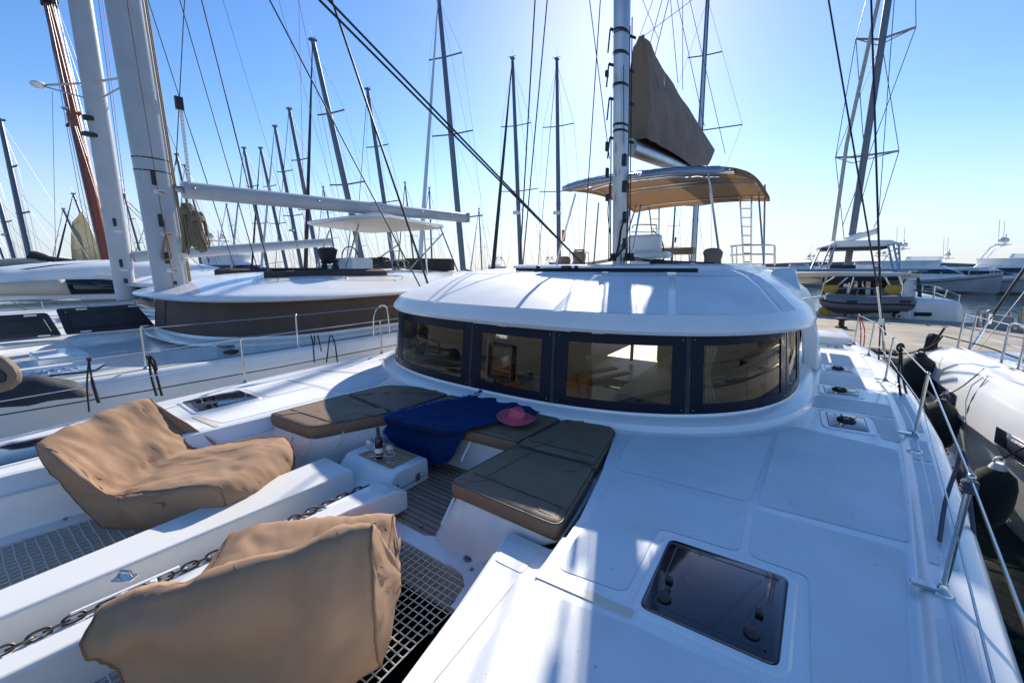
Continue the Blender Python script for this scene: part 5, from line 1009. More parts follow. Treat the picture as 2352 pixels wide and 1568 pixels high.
# --- yacht on the right, bow towards us
ry = thing('sailing_yacht', (5, 8, -1.9), 'cream white yacht moored on the right with black fenders and long side windows', 'yacht')
ED = [(12.6, 2.35), (11.6, 2.26), (11.0, 2.30), (10.0, 2.34), (9, 2.42), (8, 2.50), (6.5, 2.72), (5, 3.0), (3.5, 3.5), (2, 4.3)][::-1]
rows = []
for y in (2, 3.5, 5, 6, 7, 8, 9, 9.8, 10.6, 11.2, 11.7, 12.0):
    e = tab(ED, y); zz = .10 if y < 11 else .10-.16*(y-11)
    rows.append([(e+x, y, z+zz) for x, z in ((6.0, .04), (3.2, .10), (1.0, .05), (.42, .01), (.36, .05), (.22, .05), (.18, .0), (.08, -.03), (.0, -.10), (-.08, -.26), (-.13, -.50), (-.15, -.8), (-.10, -.84), (-.02, -1.05), (.02, -1.5), (.3, -2.2))])
q = MB(); q.grid(rows); q.add(rows[-1], [tuple(range(len(rows[-1])))]); q.build('hull', 'gelcoat', ry, ang=18)
q = MB()
def hullx(y, z): return tab(ED, y)+tab([(-1.5, .02), (-1.05, -.02), (-.84, -.1), (-.8, -.15), (-.5, -.13), (-.26, -.08), (-.1, 0)], z-.10)
for y0, y1, z0, z1 in ((9.3, 10.9, -.78, -.40), (5.9, 7.9, -.86, -.46)): q.grid([[(hullx(y, z)-.02, y, z) for y in [lerp(y0, y1, k/6)+.25*(z-z0) for k in range(7)]] for z in (z0, (z0+z1)/2, z1)])
q.each('side_window', 'hatch_glass', ry, solid=.01)
q = MB(); q.tube([(hullx(8.9, z)-.006, 8.9, z) for z in (.05, -.1, -.3, -.5, -.72)], .006, 5); q.each('hull_line', 'charcoal', ry)
q = MB(); q.loft([[(x, y, z) for x, y in inset(rpoly([(3.3, 6), (4.2, 4.5), (8, 4.5), (8, 11.2), (3.2, 11)], .4), i)] for i, z in ((0, .1), (.05, .22), (.2, .28))]); q.build('coach_roof', 'gelcoat', ry)
q = MB(); q.sheet(rpoly([(3.35, 9.3), (4.3, 9.5), (4.3, 10.0), (3.3, 9.9)], .05), .285); q.build('hatch', 'hatch_glass', ry)
for (x, y) in ((3.0, 10.9), (2.95, 9.3), (2.95, 8.7), (2.85, 10.2)): pass
q = MB()
def loop(x0, y0, x1, y1, h): q.tube(crom([(x0, y0, .1), (x0, y0, .1+h*.8), (lerp(x0, x1, .15), lerp(y0, y1, .15), .1+h), (lerp(x0, x1, .85), lerp(y0, y1, .85), .1+h), (x1, y1, .1+h*.8), (x1, y1, .1)], 5), .018)
loop(2.72, 9.6, 2.74, 9.05, .68); loop(2.95, 8.3, 3.1, 7.7, .66)
for x, y in ((2.58, 11.2), (2.66, 10.9)): q.tube([(x, y, .1), (x+.02, y+.03, .78)], .017)
q.each('pulpit', 'steel', ry)
q = MB(); q.grid([[(tab(ED, y)+x, y, .128) for x in (1.05, 1.9)] for y in (3, 5, 7, 9, 10.8)]); q.build('nonskid_panel', 'nonskid', ry, flat=True)
q = MB(); q.tube([(tab(ED, y)+.29, y, .158) for y in (2, 3.5, 5, 6.5, 8, 9, 10, 11)], .018, 6); q.build('toe_rail', 'steel_dull', ry)
q = MB(); q.tube([(hullx(y, -.70)-.012, y, -.70) for y in (3, 4.5, 5.6)], .012, 6); [q.box((tab(ED, y)+.5, y, .15), (.06, .28, .05)) for y in (6.8, 9.4)]; q.each('deck_fitting', 'steel', ry)
q = MB(); LPp = [(2.6, 11.2, .76), (2.73, 9.6, .76), (2.96, 8.3, .74), (3.4, 6.5, .74), (4.2, 4.2, .74)]; q.tube(LPp, .006, 5); q.tube([(x, y, z-.3) for x, y, z in LPp], .005, 5); q.each('lifeline', 'steel', ry)
q = MB(); c0 = ad(2188, 868, 9.6); c1 = ad(2282, 720, 9.2); c2 = ad(2420, 520, 8.9); q.tube([c0.lerp(c1, .9), c1, c2], [.02, .03, .035], 8); st_ = q.build('shroud', 'black', ry)
q = MB(); q.tube([c0, c0.lerp(c1, .3)], .045, 8, flat=.5); q.tube([c0.lerp(c1, .28), c0.lerp(c1, .9)], .018, 8); q.tube([c0.lerp(c1, .5), c0.lerp(c1, .75)], .035, 8); q.box(c0.lerp(c1, .92), (.06, .03, .22)); q.build('turnbuckle', 'steel', ry)
q = MB(); line(q, c0.lerp(c1, .3)+Vector((.1, 0, 0)), ad(2440, 560, 9.0), .008, 1.2); q.build('backstay', 'steel_dull', ry)
# fenders
def fender(c, h, r, label, tilt, line_to, top='black', grp='fenders between the two hulls'):
    t = thing('fender', c, label, 'fender', grp); c = Vector(c); n_ = 20
    prof = [(.02, -h), (r*.55, -h+.02), (r*.85, -h+.10), (r, -h+.25), (r*1.02, -h*.5), (r, -.22), (r*.85, -.10), (r*.5, -.03), (.05, .02)]
    q = MB(); q.loft([[(c.x+rr_*math.cos(a)+tilt*z, c.y+rr_*math.sin(a), c.z+z) for a in [2*math.pi*j/n_ for j in range(n_)]] for rr_, z in prof]); q.build('cover', 'fender_cloth', t)
    q = MB(); q.lathe([(r*.5, -.05), (r*.35, .02), (.05, .06)], c, 14); q.tube([c+Vector((.045*math.cos(a), 0, .08+.05*math.sin(a))) for a in [2*math.pi*j/12 for j in range(12)]], .014, 6, closed=True); q.build('eye', top, t)
    q = MB(); q.tube(crom([c+Vector((0, 0, .10)), c.lerp(Vector(line_to), .5), Vector(line_to)], 4), .009, 6); q.build('line', 'rope_black', t)
fender((2.03, 10.86, -.04), .85, .26, 'dark fender farthest aft on the right hull, beside the quay', 0, (2.30, 10.9, .16))
fender((2.10, 9.30, -.54), .78, .25, 'dark green fender in the middle, under the shroud fitting of the right yacht', .03, (2.42, 9.1, .12))
fender((2.20, 7.20, -.76), .76, .20, 'nearest dark fender on the right, with a pale top, by the side window', .03, (2.62, 7.0, .12), top='sticker')
fender((1.72, 7.0, -.75), .8, .20, 'low pale fender hung from our own hull below the side deck', 0, (1.42, 7.1, .0), top='sticker')
# coil of black rope on the stern
bundle(2146, 768, 2136, 806, 12.6, 12, .16, 'rope_black', 'black rope heap on the stern corner of the right yacht', r=.028, group=None)
q = MB(); q.tube(crom([(2.42, 11.5, .3), (2.3, 11.6, .05), (2.0, 12.5, -.3), (1.8, 15, -.6), (1.7, 16, -.9)], 5), .016, 6); q.tube(crom([(2.42, 11.5, .45), (2.36, 11.6, .2), (2.3, 11.7, .0)], 4), .02, 6); q.tube(crom([(2.42, 11.4, .3), (2.9, 11.0, .2), (3.1, 10, .15), (3.3, 9, .14)], 5), .012, 6); tag(q.build('mooring_line', 'rope_black', None), 'black mooring line from the right yacht stern to the quay', 'rope')
# ================================================================ quay and what stands on it
QY0, QY1, QZ = 15.8, 28.2, -.95
q = MB(); q.grid([[(x, y, z) for x in (-12, -6, 0, 3, 6, 12, 70)] for y, z in ((QY0+.02, -2.6), (QY0, QZ-.05), (QY0+.05, QZ), (QY0+2.5, QZ), (QY1-2.5, QZ), (QY1-.05, QZ), (QY1, QZ-.05), (QY1, -2.6))]); tag(q.build('quay', 'concrete', None, ang=40), 'pale concrete quay between the moored boats', 'quay', kind='structure')
q = MB(); q.box((20, QY0-.03, -1.65), (70, .08, 1.2)); tag(q.build('quay_wall', 'concrete_wall', None), 'dark stained front wall of the quay', 'wall', kind='structure')
q = MB(); q.box((29, QY0+.8, QZ+.004), (82, .09, .004)); tag(q.build('quay_line', 'paint_yellow', None), None, None, kind='structure')
tag(lettering('OMY', 'lettering', (3.05, QY0-.075, -1.32), .42, (R(90), 0, 0), 'paint_white'), 'faded white painted letters on the quay front wall', 'lettering')
q = MB(); c = az(1944, 768, QZ); c = Vector((1.6, 22.5, QZ)); q.lathe([(.22, 0), (.22, .06), (.11, .08), (.10, .30), (.24, .36), (.24, .42), (.05, .45)], c, 18); tag(q.build('bollard', 'black', None), 'black iron mooring bollard on the quay behind our cabin corner', 'bollard')
q = MB()
for k in range(14): u = k/13; q.tube(crom([Vector((.5+u*2.0+random.uniform(-.2, .2), 16.6+random.uniform(-.35, .35), QZ+.05)) for _ in range(5)], 4), .04, 6)
tag(q.build('rope_heap', 'rope_black', None), 'heap of black mooring rope lying along the quay edge', 'rope')
q = MB()
for k in range(12): u = k/11; q.tube(crom([Vector((8+u*3+random.uniform(-.3, .3), 27.4+random.uniform(-.3, .3), QZ+.05)) for _ in range(5)], 4), .05, 6)
tag(q.build('rope_heap', 'rope_black', None), 'black rope heap at the far quay edge right of the moored catamaran', 'rope')
q = MB()
for k in range(12): u = k/11; q.tube(crom([Vector((4.5+u*2.8+random.uniform(-.3, .3), 16.5+random.uniform(-.3, .3), QZ+.05)) for _ in range(5)], 4), .04, 6)
tag(q.build('rope_heap', 'rope_black', None), 'black rope lying on the near quay edge behind the right yacht', 'rope')
gw = thing('boarding_step', az(2310, 800, QZ), 'grey boarding box with tubular hoops standing at the quay edge', 'step box')
A_, B_, C_, D_ = ay(2294, 785, 27), ay(2350, 790, 27), ay(2354, 745, 27), ay(2290, 740, 27)
A_, B_, C_, D_ = ay(2268, 790, 26.0), ay(2326, 790, 26.0), ay(2330, 728, 26.0), ay(2272, 722, 26.0)
q = MB(); q.loft([[p+Vector((0, d_, 0)) for p in (A_, B_, C_, D_)] for d_ in (0, .8)]); q.build('box', 'paint_grey', gw, bevel=.03)
q = MB(); m1, m2_ = A_.lerp(D_, .02), B_.lerp(C_, .02); q.loft([[p+Vector((0, d_, 0)) for p in (m1, m2_, m2_.lerp(C_, .4), m1.lerp(D_, .4))] for d_ in (-.03, 0)]); q.build('base', 'charcoal', gw)
q = MB()
for d_ in (-.1, .9): q.tube(crom([p+Vector((0, d_, 0)) for p in (ay(2262, 760, 26), ay(2264, 725, 26), ay(2275, 712, 26), ay(2330, 714, 26), ay(2340, 726, 26), ay(2336, 760, 26), ay(2320, 775, 26), ay(2318, 790, 26))], 5), .05, 8)
q.build('hoop', 'steel_dull', gw)
pp = thing('quay_post', az(2340, 805, QZ), 'slim grey steel post at the quay edge, far right', 'post'); q = MB(); q.tube([ay(2346, 800, 25), ay(2352, 705, 25)], .07, 8); q.lathe([(.15, 0), (.15, .05)], ay(2346, 800, 25), 12); q.build('post', 'steel_dull', pp)
# --- catamaran stern-to on the far side, dinghy on its davits
def qz(cx, cy, Y): return ay(1881.6+cx*.132, 564.5+cy*.132, Y)
Y0 = 29.0
qc = thing('catamaran', (5, 33, -1.9), 'white catamaran stern-to across the quay with a grey dinghy on its davits', 'catamaran')
def slab(pts, Y, dep, nm, m_, par, bev=.05): q = MB(); P_ = [qz(x, y, Y) for x, y in pts]; q.loft([[p+Vector((0, d_, 0)) for p in P_] for d_ in (0, dep)]); return q.build(nm, m_, par, bevel=bev, seg=2)
slab([(-120, 1130), (1600, 1130), (1600, 1440), (-120, 1440)], Y0, 1.2, 'transom', 'gelcoat', qc)
slab([(430, 1185), (850, 1185), (850, 1315), (430, 1315)], Y0-.02, .1, 'transom_locker', 'charcoal', qc, .01)
q = MB()
for x0 in (470, 590, 745): q.tube([qz(x0, 1250, Y0-.15), qz(x0+105, 1250, Y0-.15)], .28, 12)
q.each('life_raft', 'paint_white', qc)
slab([(1560, 900), (2400, 960), (2520, 1000), (2520, 1420), (2400, 1450), (1590, 1430)], Y0+.3, 10, 'hull', 'gelcoat', qc, .25)
slab([(-700, 1000), (-100, 1000), (-100, 1440), (-700, 1440)], Y0+.3, 10, 'hull', 'gelcoat', qc, .25)
slab([(1655, 1155), (1965, 1160), (1960, 1225), (1650, 1222)], Y0+.27, .1, 'hull_window', 'dark_glass', qc, .01)
slab([(1600, 1325), (2150, 1330), (2150, 1400), (1600, 1395)], Y0-.3, .8, 'swim_platform', 'teak_table', qc, .02)
slab([(-500, 470), (300, 462), (1650, 478), (1800, 510), (1770, 570), (1600, 545), (-500, 545)], Y0+.6, 8, 'cockpit_roof', 'cream', qc, .15)
slab([(-500, 545), (-200, 545), (70, 560), (50, 640), (-200, 655), (-500, 655)], Y0+1.2, 4, 'cabin_side', 'cream', qc, .08)
slab([(1430, 545), (1700, 640), (1680, 900), (1430, 900)], Y0+.8, 6, 'cabin_side', 'gelcoat', qc, .08)
slab([(60, 545), (1430, 545), (1430, 600), (60, 610)], Y0+.9, .1, 'awning', 'charcoal', qc, .02)
slab([(60, 590), (1440, 590), (1440, 900), (60, 900)], Y0+4.5, .2, 'aft_bulkhead', 'saloon_wood', qc, .02)
slab([(600, 615), (850, 615), (850, 760), (600, 760)], Y0+4.3, .1, 'saloon_window', 'clear_vinyl', qc, .01); slab([(420, 660), (500, 660), (500, 760), (420, 760)], Y0+4.3, .1, 'saloon_window', 'clear_vinyl', qc, .01); slab([(960, 640), (1180, 640), (1180, 730), (960, 730)], Y0+4.3, .1, 'saloon_window', 'dark_glass', qc, .01)
slab([(820, 620), (900, 620), (890, 920), (810, 920)], Y0+2, .3, 'cockpit_post', 'gelcoat', qc, .03); slab([(960, 735), (1190, 735), (1190, 850), (960, 850)], Y0+2, .4, 'cockpit_cabinet', 'paint_grey', qc, .04); slab([(1700, 560), (1750, 560), (1790, 900), (1720, 890)], Y0+.5, .1, 'side_screen', 'charcoal', qc, .01)
q = MB()
for a_, b_ in (((-400, 420), (1900, 412)), ((-400, 440), (1880, 430))): q.tube([qz(*a_, Y0+.9), qz(*b_, Y0+1.2)], .06, 8)
for a_, b_ in (((1600, 440), (1450, 650)), ((130, 540), (40, 900))): q.tube([qz(*a_, Y0+.3), qz(*b_, Y0+.5)], .06, 8)
q.each('roof_rail', 'steel', qc)
slab([(190, 330), (640, 335), (640, 400), (180, 400)], Y0+4, .3, 'helm_backrest', 'charcoal', qc)
q = MB()
for a_, b_, r_ in (((130, 880), (500, 545), .045), ((40, 860), (90, 640), .045), ((90, 660), (270, 545), .045), ((1150, 545), (1340, 930), .05), ((1400, 545), (1440, 700), .05), ((1440, 700), (1420, 900), .05), ((280, 530), (1380, 530), .05), ((480, 930), (600, 545), .04), ((520, 640), (480, 930), .04), ((240, 745), (970, 745), .035), ((1380, 530), (1440, 620), .05)): q.tube([qz(*a_, Y0-.2), qz(*b_, Y0-.2)], r_, 8)
q.each('davit', 'steel', qc)
q = MB(); P_ = [ay(x, y, 34) for x, y in ((1876, 570), (1905, 562), (1915, 553), (2048, 551), (2070, 559), (2040, 566), (1930, 569))]; q.loft([[p+Vector((0, d_, 0)) for p in P_] for d_ in (0, 4)]); ht2 = q.build('hard_top', 'gelcoat', qc, bevel=.05)
q = MB(); P_ = [ay(x, y, 33.9) for x, y in ((1888, 569), (2040, 566), (2038, 571), (1888, 574))]; q.loft([[p+Vector((0, d_, 0)) for p in P_] for d_ in (0, 3.8)]); q.build('rolled_curtain', 'charcoal', ht2)
q = MB()
for a_, b_ in (((1908, 564), (1884, 618)), ((1920, 562), (1898, 618)), ((2040, 562), (2052, 618)), ((2052, 560), (2064, 618)), ((2064, 560), (2068, 618)), ((1884, 572), (1862, 618))): q.tube([ay(*a_, 34), ay(*b_, 32)], .055, 8)
for k in range(4):
    q.tube([ay(1908, 564, 34).lerp(ay(1884, 618, 32), .25+.2*k), ay(1920, 562, 34).lerp(ay(1898, 618, 32), .25+.2*k)], .04, 6); q.tube([ay(2052, 560, 34).lerp(ay(2064, 618, 32), .2+.2*k), ay(2064, 560, 34).lerp(ay(2068, 618, 32), .2+.2*k)], .04, 6)
q.each('top_post', 'steel', ht2)
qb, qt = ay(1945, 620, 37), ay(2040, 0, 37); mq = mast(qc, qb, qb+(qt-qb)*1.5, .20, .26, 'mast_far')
q = MB(); q.tube([ay(1905, 618, 36.5), ay(1945, 330, 36.8), ay(2018, 0, 37.2)], .11, 8); q.build('furled_jib', 'beige_canvas', qc)
q = MB()
for (lx, ly), (mx_, my_), (rx_, ry_) in (((1966, 90), (2022, 91), (2104, 63)), ((1919, 362), (1962, 361), (2065, 347))): q.tube([ay(lx, ly, 37.4), ay(mx_, my_, 37)], .07, 6); q.tube([ay(mx_, my_, 37), ay(rx_, ry_, 36.4)], .07, 6); q.tube([ay(mx_-4, my_+14, 37), ay(rx_, ry_, 36.4)], .03, 6); q.tube([ay(mx_-4, my_+14, 37), ay(lx, ly, 37.4)], .03, 6)
q.each('spreader', 'steel_dull', mq)
q = MB()
for pts in (((1966, 90), (1919, 362), ), ((1966, 90), (1990, 0)), ((2104, 63), (2103, -40)), ((2104, 63), (1935, 520)), ((2065, 347), (2024, 90)), ((2065, 347), (2018, 500), (1985, 570)), ((1919, 362), (1940, 560)), ((1919, 362), (2010, 130)), ((1966, 90), (1985, 350), (1955, 360)), ((2054, 0), (2018, 500)), ((2008, 360), (1950, 560))): q.tube([ay(x, y, 37) for x, y in pts], .022, 5)
q.each('rigging_wire', 'wire', qc)
q = MB(); q.tube([ay(1945, 550, 37), ay(2014, 530, 36.2)], .22, 10); q.build('boom', 'paint_white', qc)
q = MB(); q.tube(crom([qz(1640, 660, 29.5), qz(1800, 680, 29.5), qz(2010, 705, 30), qz(2160, 760, 31), qz(2420, 850, 31)], 4), .035, 6); q.tube(crom([qz(1640, 770, 29.5), qz(1800, 790, 29.5), qz(2010, 815, 30), qz(2160, 870, 31)], 4), .03, 6)
for a_, b_ in (((1800, 680), (1780, 800)), ((2010, 705), (1985, 920)), ((2230, 760), (2170, 930)), ((2440, 850), (2420, 1000))): q.tube([qz(*a_, 29.8), qz(*b_, 29.8)], .035, 6)
q.each('guard_rail', 'steel', qc)
# dinghy
dg = thing('dinghy', qz(850, 1100, 28.2), 'grey inflatable dinghy hanging across the stern of the quay catamaran', 'dinghy')
Yd = 27.9
tubeP = [qz(x, y, Yd) for x, y in ((20, 925), (90, 935), (250, 965), (600, 990), (1000, 1000), (1400, 1000), (1560, 1010), (1655, 1030))]
q = MB(); q.tube(crom(tubeP, 4), [.14]+[.30+.08*min(1, k/6) for k in range(len(tubeP)*4-4)][:-1]+[.16] if False else [.20+.20*min(1, k/5)*min(1, (28-k)/4+.25) for k in range(29)], 16); q.tube([p+Vector((0, 1.3, 0)) for p in crom(tubeP, 4)], [.18+.18*min(1, k/5)*min(1, (28-k)/4+.25) for k in range(29)], 12); q.build('tube', 'hypalon', dg)
q = MB(); q.tube([p+Vector((0, -.37, -.03)) for p in crom(tubeP, 4)][1:-1], .07, 6, flat=.8); q.build('rubbing_strake', 'hypalon_dark', dg)
q = MB(); q.loft([[qz(x, y, Yd)+Vector((0, d_, 0)) for x, y in ((20, 960), (140, 1110), (320, 1180), (1250, 1172), (1500, 1120), (1620, 1060), (1600, 1020), (300, 990))] for d_ in (.15, 1.1)]); q.build('keel', 'hypalon_dark', dg, bevel=.12)
q = MB(); [q.box(qz(x, 968, Yd)+Vector((0, -.40, .02)), (.42, .06, .13)) for x in (560, 1470)]; q.each('grab_handle', 'rubber', dg, bevel=.05)
q = MB(); q.loft([[qz(x, y, Yd)+Vector((0, d_, 0)) for x, y in ((610, 940), (665, 850), (710, 850), (730, 940))] for d_ in (.3, .9)]); q.build('console', 'paint_grey', dg, bevel=.05)
q = MB(); q.loft([[qz(x, y, Yd)+Vector((0, d_, 0)) for x, y in ((600, 930), (690, 770), (698, 775), (615, 930))] for d_ in (.3, .9)]); q.build('windscreen', 'clear_vinyl', dg)
q = MB(); q.loft([[qz(x, y, Yd)+Vector((0, d_, 0)) for x, y in ((1310, 1180), (1440, 1150), (1450, 1220), (1400, 1290), (1350, 1300), (1310, 1260))] for d_ in (.4, .7)]); q.build('outboard_motor', 'charcoal', dg, bevel=.06)
q = MB(); c = qz(1415, 1235, Yd)+Vector((0, .35, 0)); [q.box(c, (.08, .03, .34), ry=a) for a in (0, R(60), R(120))]; q.build('propeller', 'steel_dull', dg)
# yellow rope coils on the davits
def ycoil(cx, cy, w_, h_, label):
    q = MB()
    for k in range(22):
        u = (k/21-.5)*2; a = qz(cx+u*w_*.5, cy-h_*.5, Y0-.35); e = qz(cx+u*w_*.42+random.uniform(-14, 14), cy+h_*(.5-.35*u*u)+random.uniform(-16, 10), Y0-.35)
        sd = Vector((.12, 0, 0)); q.tube(crom([a, a.lerp(e, .5)+Vector((u*.1, -.08, 0)), e, a.lerp(e, .5)+Vector((u*.1+.1, -.02, 0)), a+sd], 4), .027, 6)
    tag(q.build('rope_coil', 'rope_yellow', None), label, 'rope', 'yellow rope coils on the quay catamaran')
ycoil(180, 790, 150, 210, 'yellow rope coil hanging at the left davit of the quay catamaran'); ycoil(1255, 800, 150, 220, 'yellow rope coil hanging at the right davit of the quay catamaran')
q = MB(); q.tube(crom([qz(20, 1130, 28.4), qz(90, 1110, 28.3), qz(120, 1160, 28.3), qz(100, 1240, 28.3)], 5), .17, 8); q.tube(crom([qz(140, 1130, 28.4), qz(190, 1180, 28.3), qz(150, 1240, 28.3), qz(140, 1150, 28.3)], 5), .05, 6); tag(q.build('horseshoe_buoy', 'rope_yellow', None), 'yellow horseshoe buoy on the stern of the quay catamaran', 'life buoy')
# person leaning in the cockpit
def skin_body(name, joints, edges, radii, m_, parent=None, root=0):
    me = bpy.data.meshes.new(name); org = ORG[parent.name] if parent else Vector((0, 0, 0)); me.from_pydata([tuple(Vector(j)-org) for j in joints], edges, []); o = bpy.data.objects.new(name, me); C.objects.link(o); me.materials.append(M[m_])
    md = o.modifiers.new('skin', 'SKIN'); me.skin_vertices if me.skin_vertices else None
    bm = bmesh.new(); bm.from_mesh(me); ly = bm.verts.layers.skin.verify()
    for v_, r in zip(bm.verts, radii): v_[ly].radius = (r, r); v_[ly].use_root = False
    bm.verts.ensure_lookup_table(); bm.verts[root][ly].use_root = True; bm.to_mesh(me); bm.free()
    s2 = o.modifiers.new('sub', 'SUBSURF'); s2.levels = 2; s2.render_levels = 2
    if parent: o.parent = parent
    ORG[o.name] = org; return o
pc = qz(430, 930, Y0+1.0); pe = thing('person', pc, 'person in an orange shirt bending forward behind the grey dinghy', 'person')
J = [(-.35, 0, -.35), (-.30, 0, .05), (.10, 0, .18), (.38, -.05, .12), (.52, -.08, .06), (.66, -.1, .06), (.42, -.28, .05), (.50, -.35, -.22), (.72, -.3, -.35), (.42, .2, .05), (.5, .25, -.22), (.72, .2, -.35), (-.38, -.12, -.8), (-.38, .14, -.8)]
JJ = [pc+Vector(j) for j in J]
skin_body('body', JJ, [(0, 1), (1, 2), (2, 3), (3, 4), (4, 5), (3, 6), (6, 7), (7, 8), (3, 9), (9, 10), (10, 11), (0, 12), (0, 13)], [.16, .17, .19, .16, .07, .12, .07, .05, .04, .07, .05, .04, .08, .08], 'skin', pe, 1)
skin_body('shirt', [JJ[1]+Vector((0, 0, .005)), JJ[2], JJ[3], JJ[6], JJ[6].lerp(JJ[7], .6), JJ[9], JJ[9].lerp(JJ[10], .6)], [(0, 1), (1, 2), (2, 3), (3, 4), (2, 5), (5, 6)], [.20, .22, .19, .11, .10, .11, .10], 'orange', pe, 1)
q = MB(); q.ball(pc+Vector((.70, -.1, .11)), (.13, .125, .10), 12, 8); q.build('hair', 'hair', pe)
# ================================================================ the rest of the harbour
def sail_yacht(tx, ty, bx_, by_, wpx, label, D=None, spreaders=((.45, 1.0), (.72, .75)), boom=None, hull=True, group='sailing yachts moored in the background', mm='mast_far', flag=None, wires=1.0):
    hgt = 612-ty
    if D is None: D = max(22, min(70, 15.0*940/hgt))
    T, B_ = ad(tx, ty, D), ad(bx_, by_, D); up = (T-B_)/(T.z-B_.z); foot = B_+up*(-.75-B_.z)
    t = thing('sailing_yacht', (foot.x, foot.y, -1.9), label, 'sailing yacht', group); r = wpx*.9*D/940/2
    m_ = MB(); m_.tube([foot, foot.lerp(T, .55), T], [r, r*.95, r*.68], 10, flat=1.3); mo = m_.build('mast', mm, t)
    sd = Vector((.98, .2, 0)); fa = Vector((-.2, .98, 0)); H = T.z-foot.z
    q = MB(); tips = []
    for f, k in spreaders:
        c = foot.lerp(T, f); w_ = H*.072*k+.25
        for sg in (-1, 1): e = c+sd*sg*w_+fa*.15+Vector((0, 0, .12)); q.tube([c, e], max(.016, r*.28), 6); tips.append((sg, e))
    if tips: q.each('spreader', mm, mo)
    q = MB(); wr = .008*D/25*wires
    for sg in (-1, 1):
        ch = foot+sd*sg*1.55; pts = [ch]+[e for s_, e in tips if s_ == sg]+[T-up*.3]; q.tube(pts, wr, 4)
        if tips: q.tube([ch, foot.lerp(T, spreaders[0][0])], wr*.9, 4)
    jb = random.Random(int(tx*7+ty)); furl = jb.random(); 
    if furl < .6: qf = MB(); f0 = foot-fa*5.2+Vector((0, 0, .1)); qf.tube([f0, f0.lerp(T, .04), f0.lerp(T, .08), f0.lerp(T, .6), f0.lerp(T, .93), T], [.03, .03, .13, .09, .04, .02], 6); qf.build('furled_jib', jb.choice(['beige_canvas', 'far_hull', 'cover_dark', 'sailcloth']), t)
    if jb.random() < .45 and hull: qf = MB(); cc = foot.lerp(T, .36)-fa*.35; qf.lathe([(.05, -.12), (.28, -.10), (.30, .0), (.24, .10), (.03, .14)], cc, 12); qf.bar(cc+fa*.4+Vector((0, 0, -.1)), cc+Vector((0, 0, -.14)), .1, .04); qf.build('radar', 'paint_white', mo)
    q.tube([foot-fa*5.2+Vector((0, 0, .1)), T], wr*2.2, 5); q.tube([foot+fa*5.5, T], wr, 4); q.tube([foot+fa*5.5+sd*.8, foot.lerp(T, .6)], wr*.8, 4); q.tube([foot+fa*1.2, foot.lerp(T, .95)], wr*.8, 4); q.each('rigging_wire', 'wire', t)
    q = MB(); q.tube([T, T+up*.12+fa*.3, T+up*.35+fa*.3], wr, 4); q.tube([T, T+up*(.9)], wr*.8, 4); q.tube([T+sd*-.35+up*.15, T+sd*.3+up*.12], wr*1.6, 4); q.box(T, (r*1.9, r*2.4, .10)); q.build('masthead', 'mast_far', mo)
    if boom:
        q = MB(); b0 = foot+Vector((0, 0, 1.3)); b1 = b0+fa*5; q.tube([b0, b1], .09, 8); q.build('boom', 'mast_white', t)
        q = MB(); q.loft([[b0.lerp(b1, u)+Vector((w_*math.cos(a), w_*math.sin(a)*.2, .12+h_*(1+math.sin(a)))) for a in [2*math.pi*j/10 for j in range(10)]] for u, w_, h_ in ((.02, .1, .42), (.15, .2, .35), (.6, .18, .22), (.98, .08, .08))]); q.build('sail_cover', boom, t)
    if hull:
        q = MB(); rows = []
        for s_, w_, z0 in ((-6.0, .12, .15), (-5.2, .8, .08), (-3, 1.6, 0), (0, 2.0, -.05), (3, 1.9, -.05), (5.5, 1.5, 0)):
            c = Vector((foot.x, foot.y, 0))+fa*s_; rows.append([c+sd*x*w_+Vector((0, 0, z)) for x, z in ((-.2, -2.3), (-.85, -1.7), (-1, -.75+z0), (-.92, -.72+z0), (0, -.66+z0), (.92, -.72+z0), (1, -.75+z0), (.85, -1.7), (.2, -2.3))])
        q.loft(rows); q.build('hull', 'far_hull', t, ang=50)
        q = MB(); rows = []
        for s_, w_, h_ in ((-3.2, .5, .05), (-2.4, 1.0, .3), (1.5, 1.25, .42), (2.2, 1.2, .4), (2.6, 1.1, .05)): c = Vector((foot.x, foot.y, -.72))+fa*s_; rows.append([c+sd*x*w_+Vector((0, 0, z*h_)) for x, z in ((-1, -.2), (-.85, .9), (0, 1.05), (.85, .9), (1, -.2))])
        q.loft(rows); q.build('coach_roof', 'far_hull', t, ang=50)
    if flag:
        py, m1 = flag; q = MB(); c = ad(tx+(bx_-tx)*(py-ty)/(by_-ty)+wpx*.8, py, D); q.grid([[c+Vector((0, 0, -.75*v))+sd*(.32*u*(1-v*.2))+fa*.06*math.sin(u*6+v*3) for u in (0, .33, .66, 1)] for v in (0, .4, .8, 1.1)]); q.build('flag', m1, t)
    return t
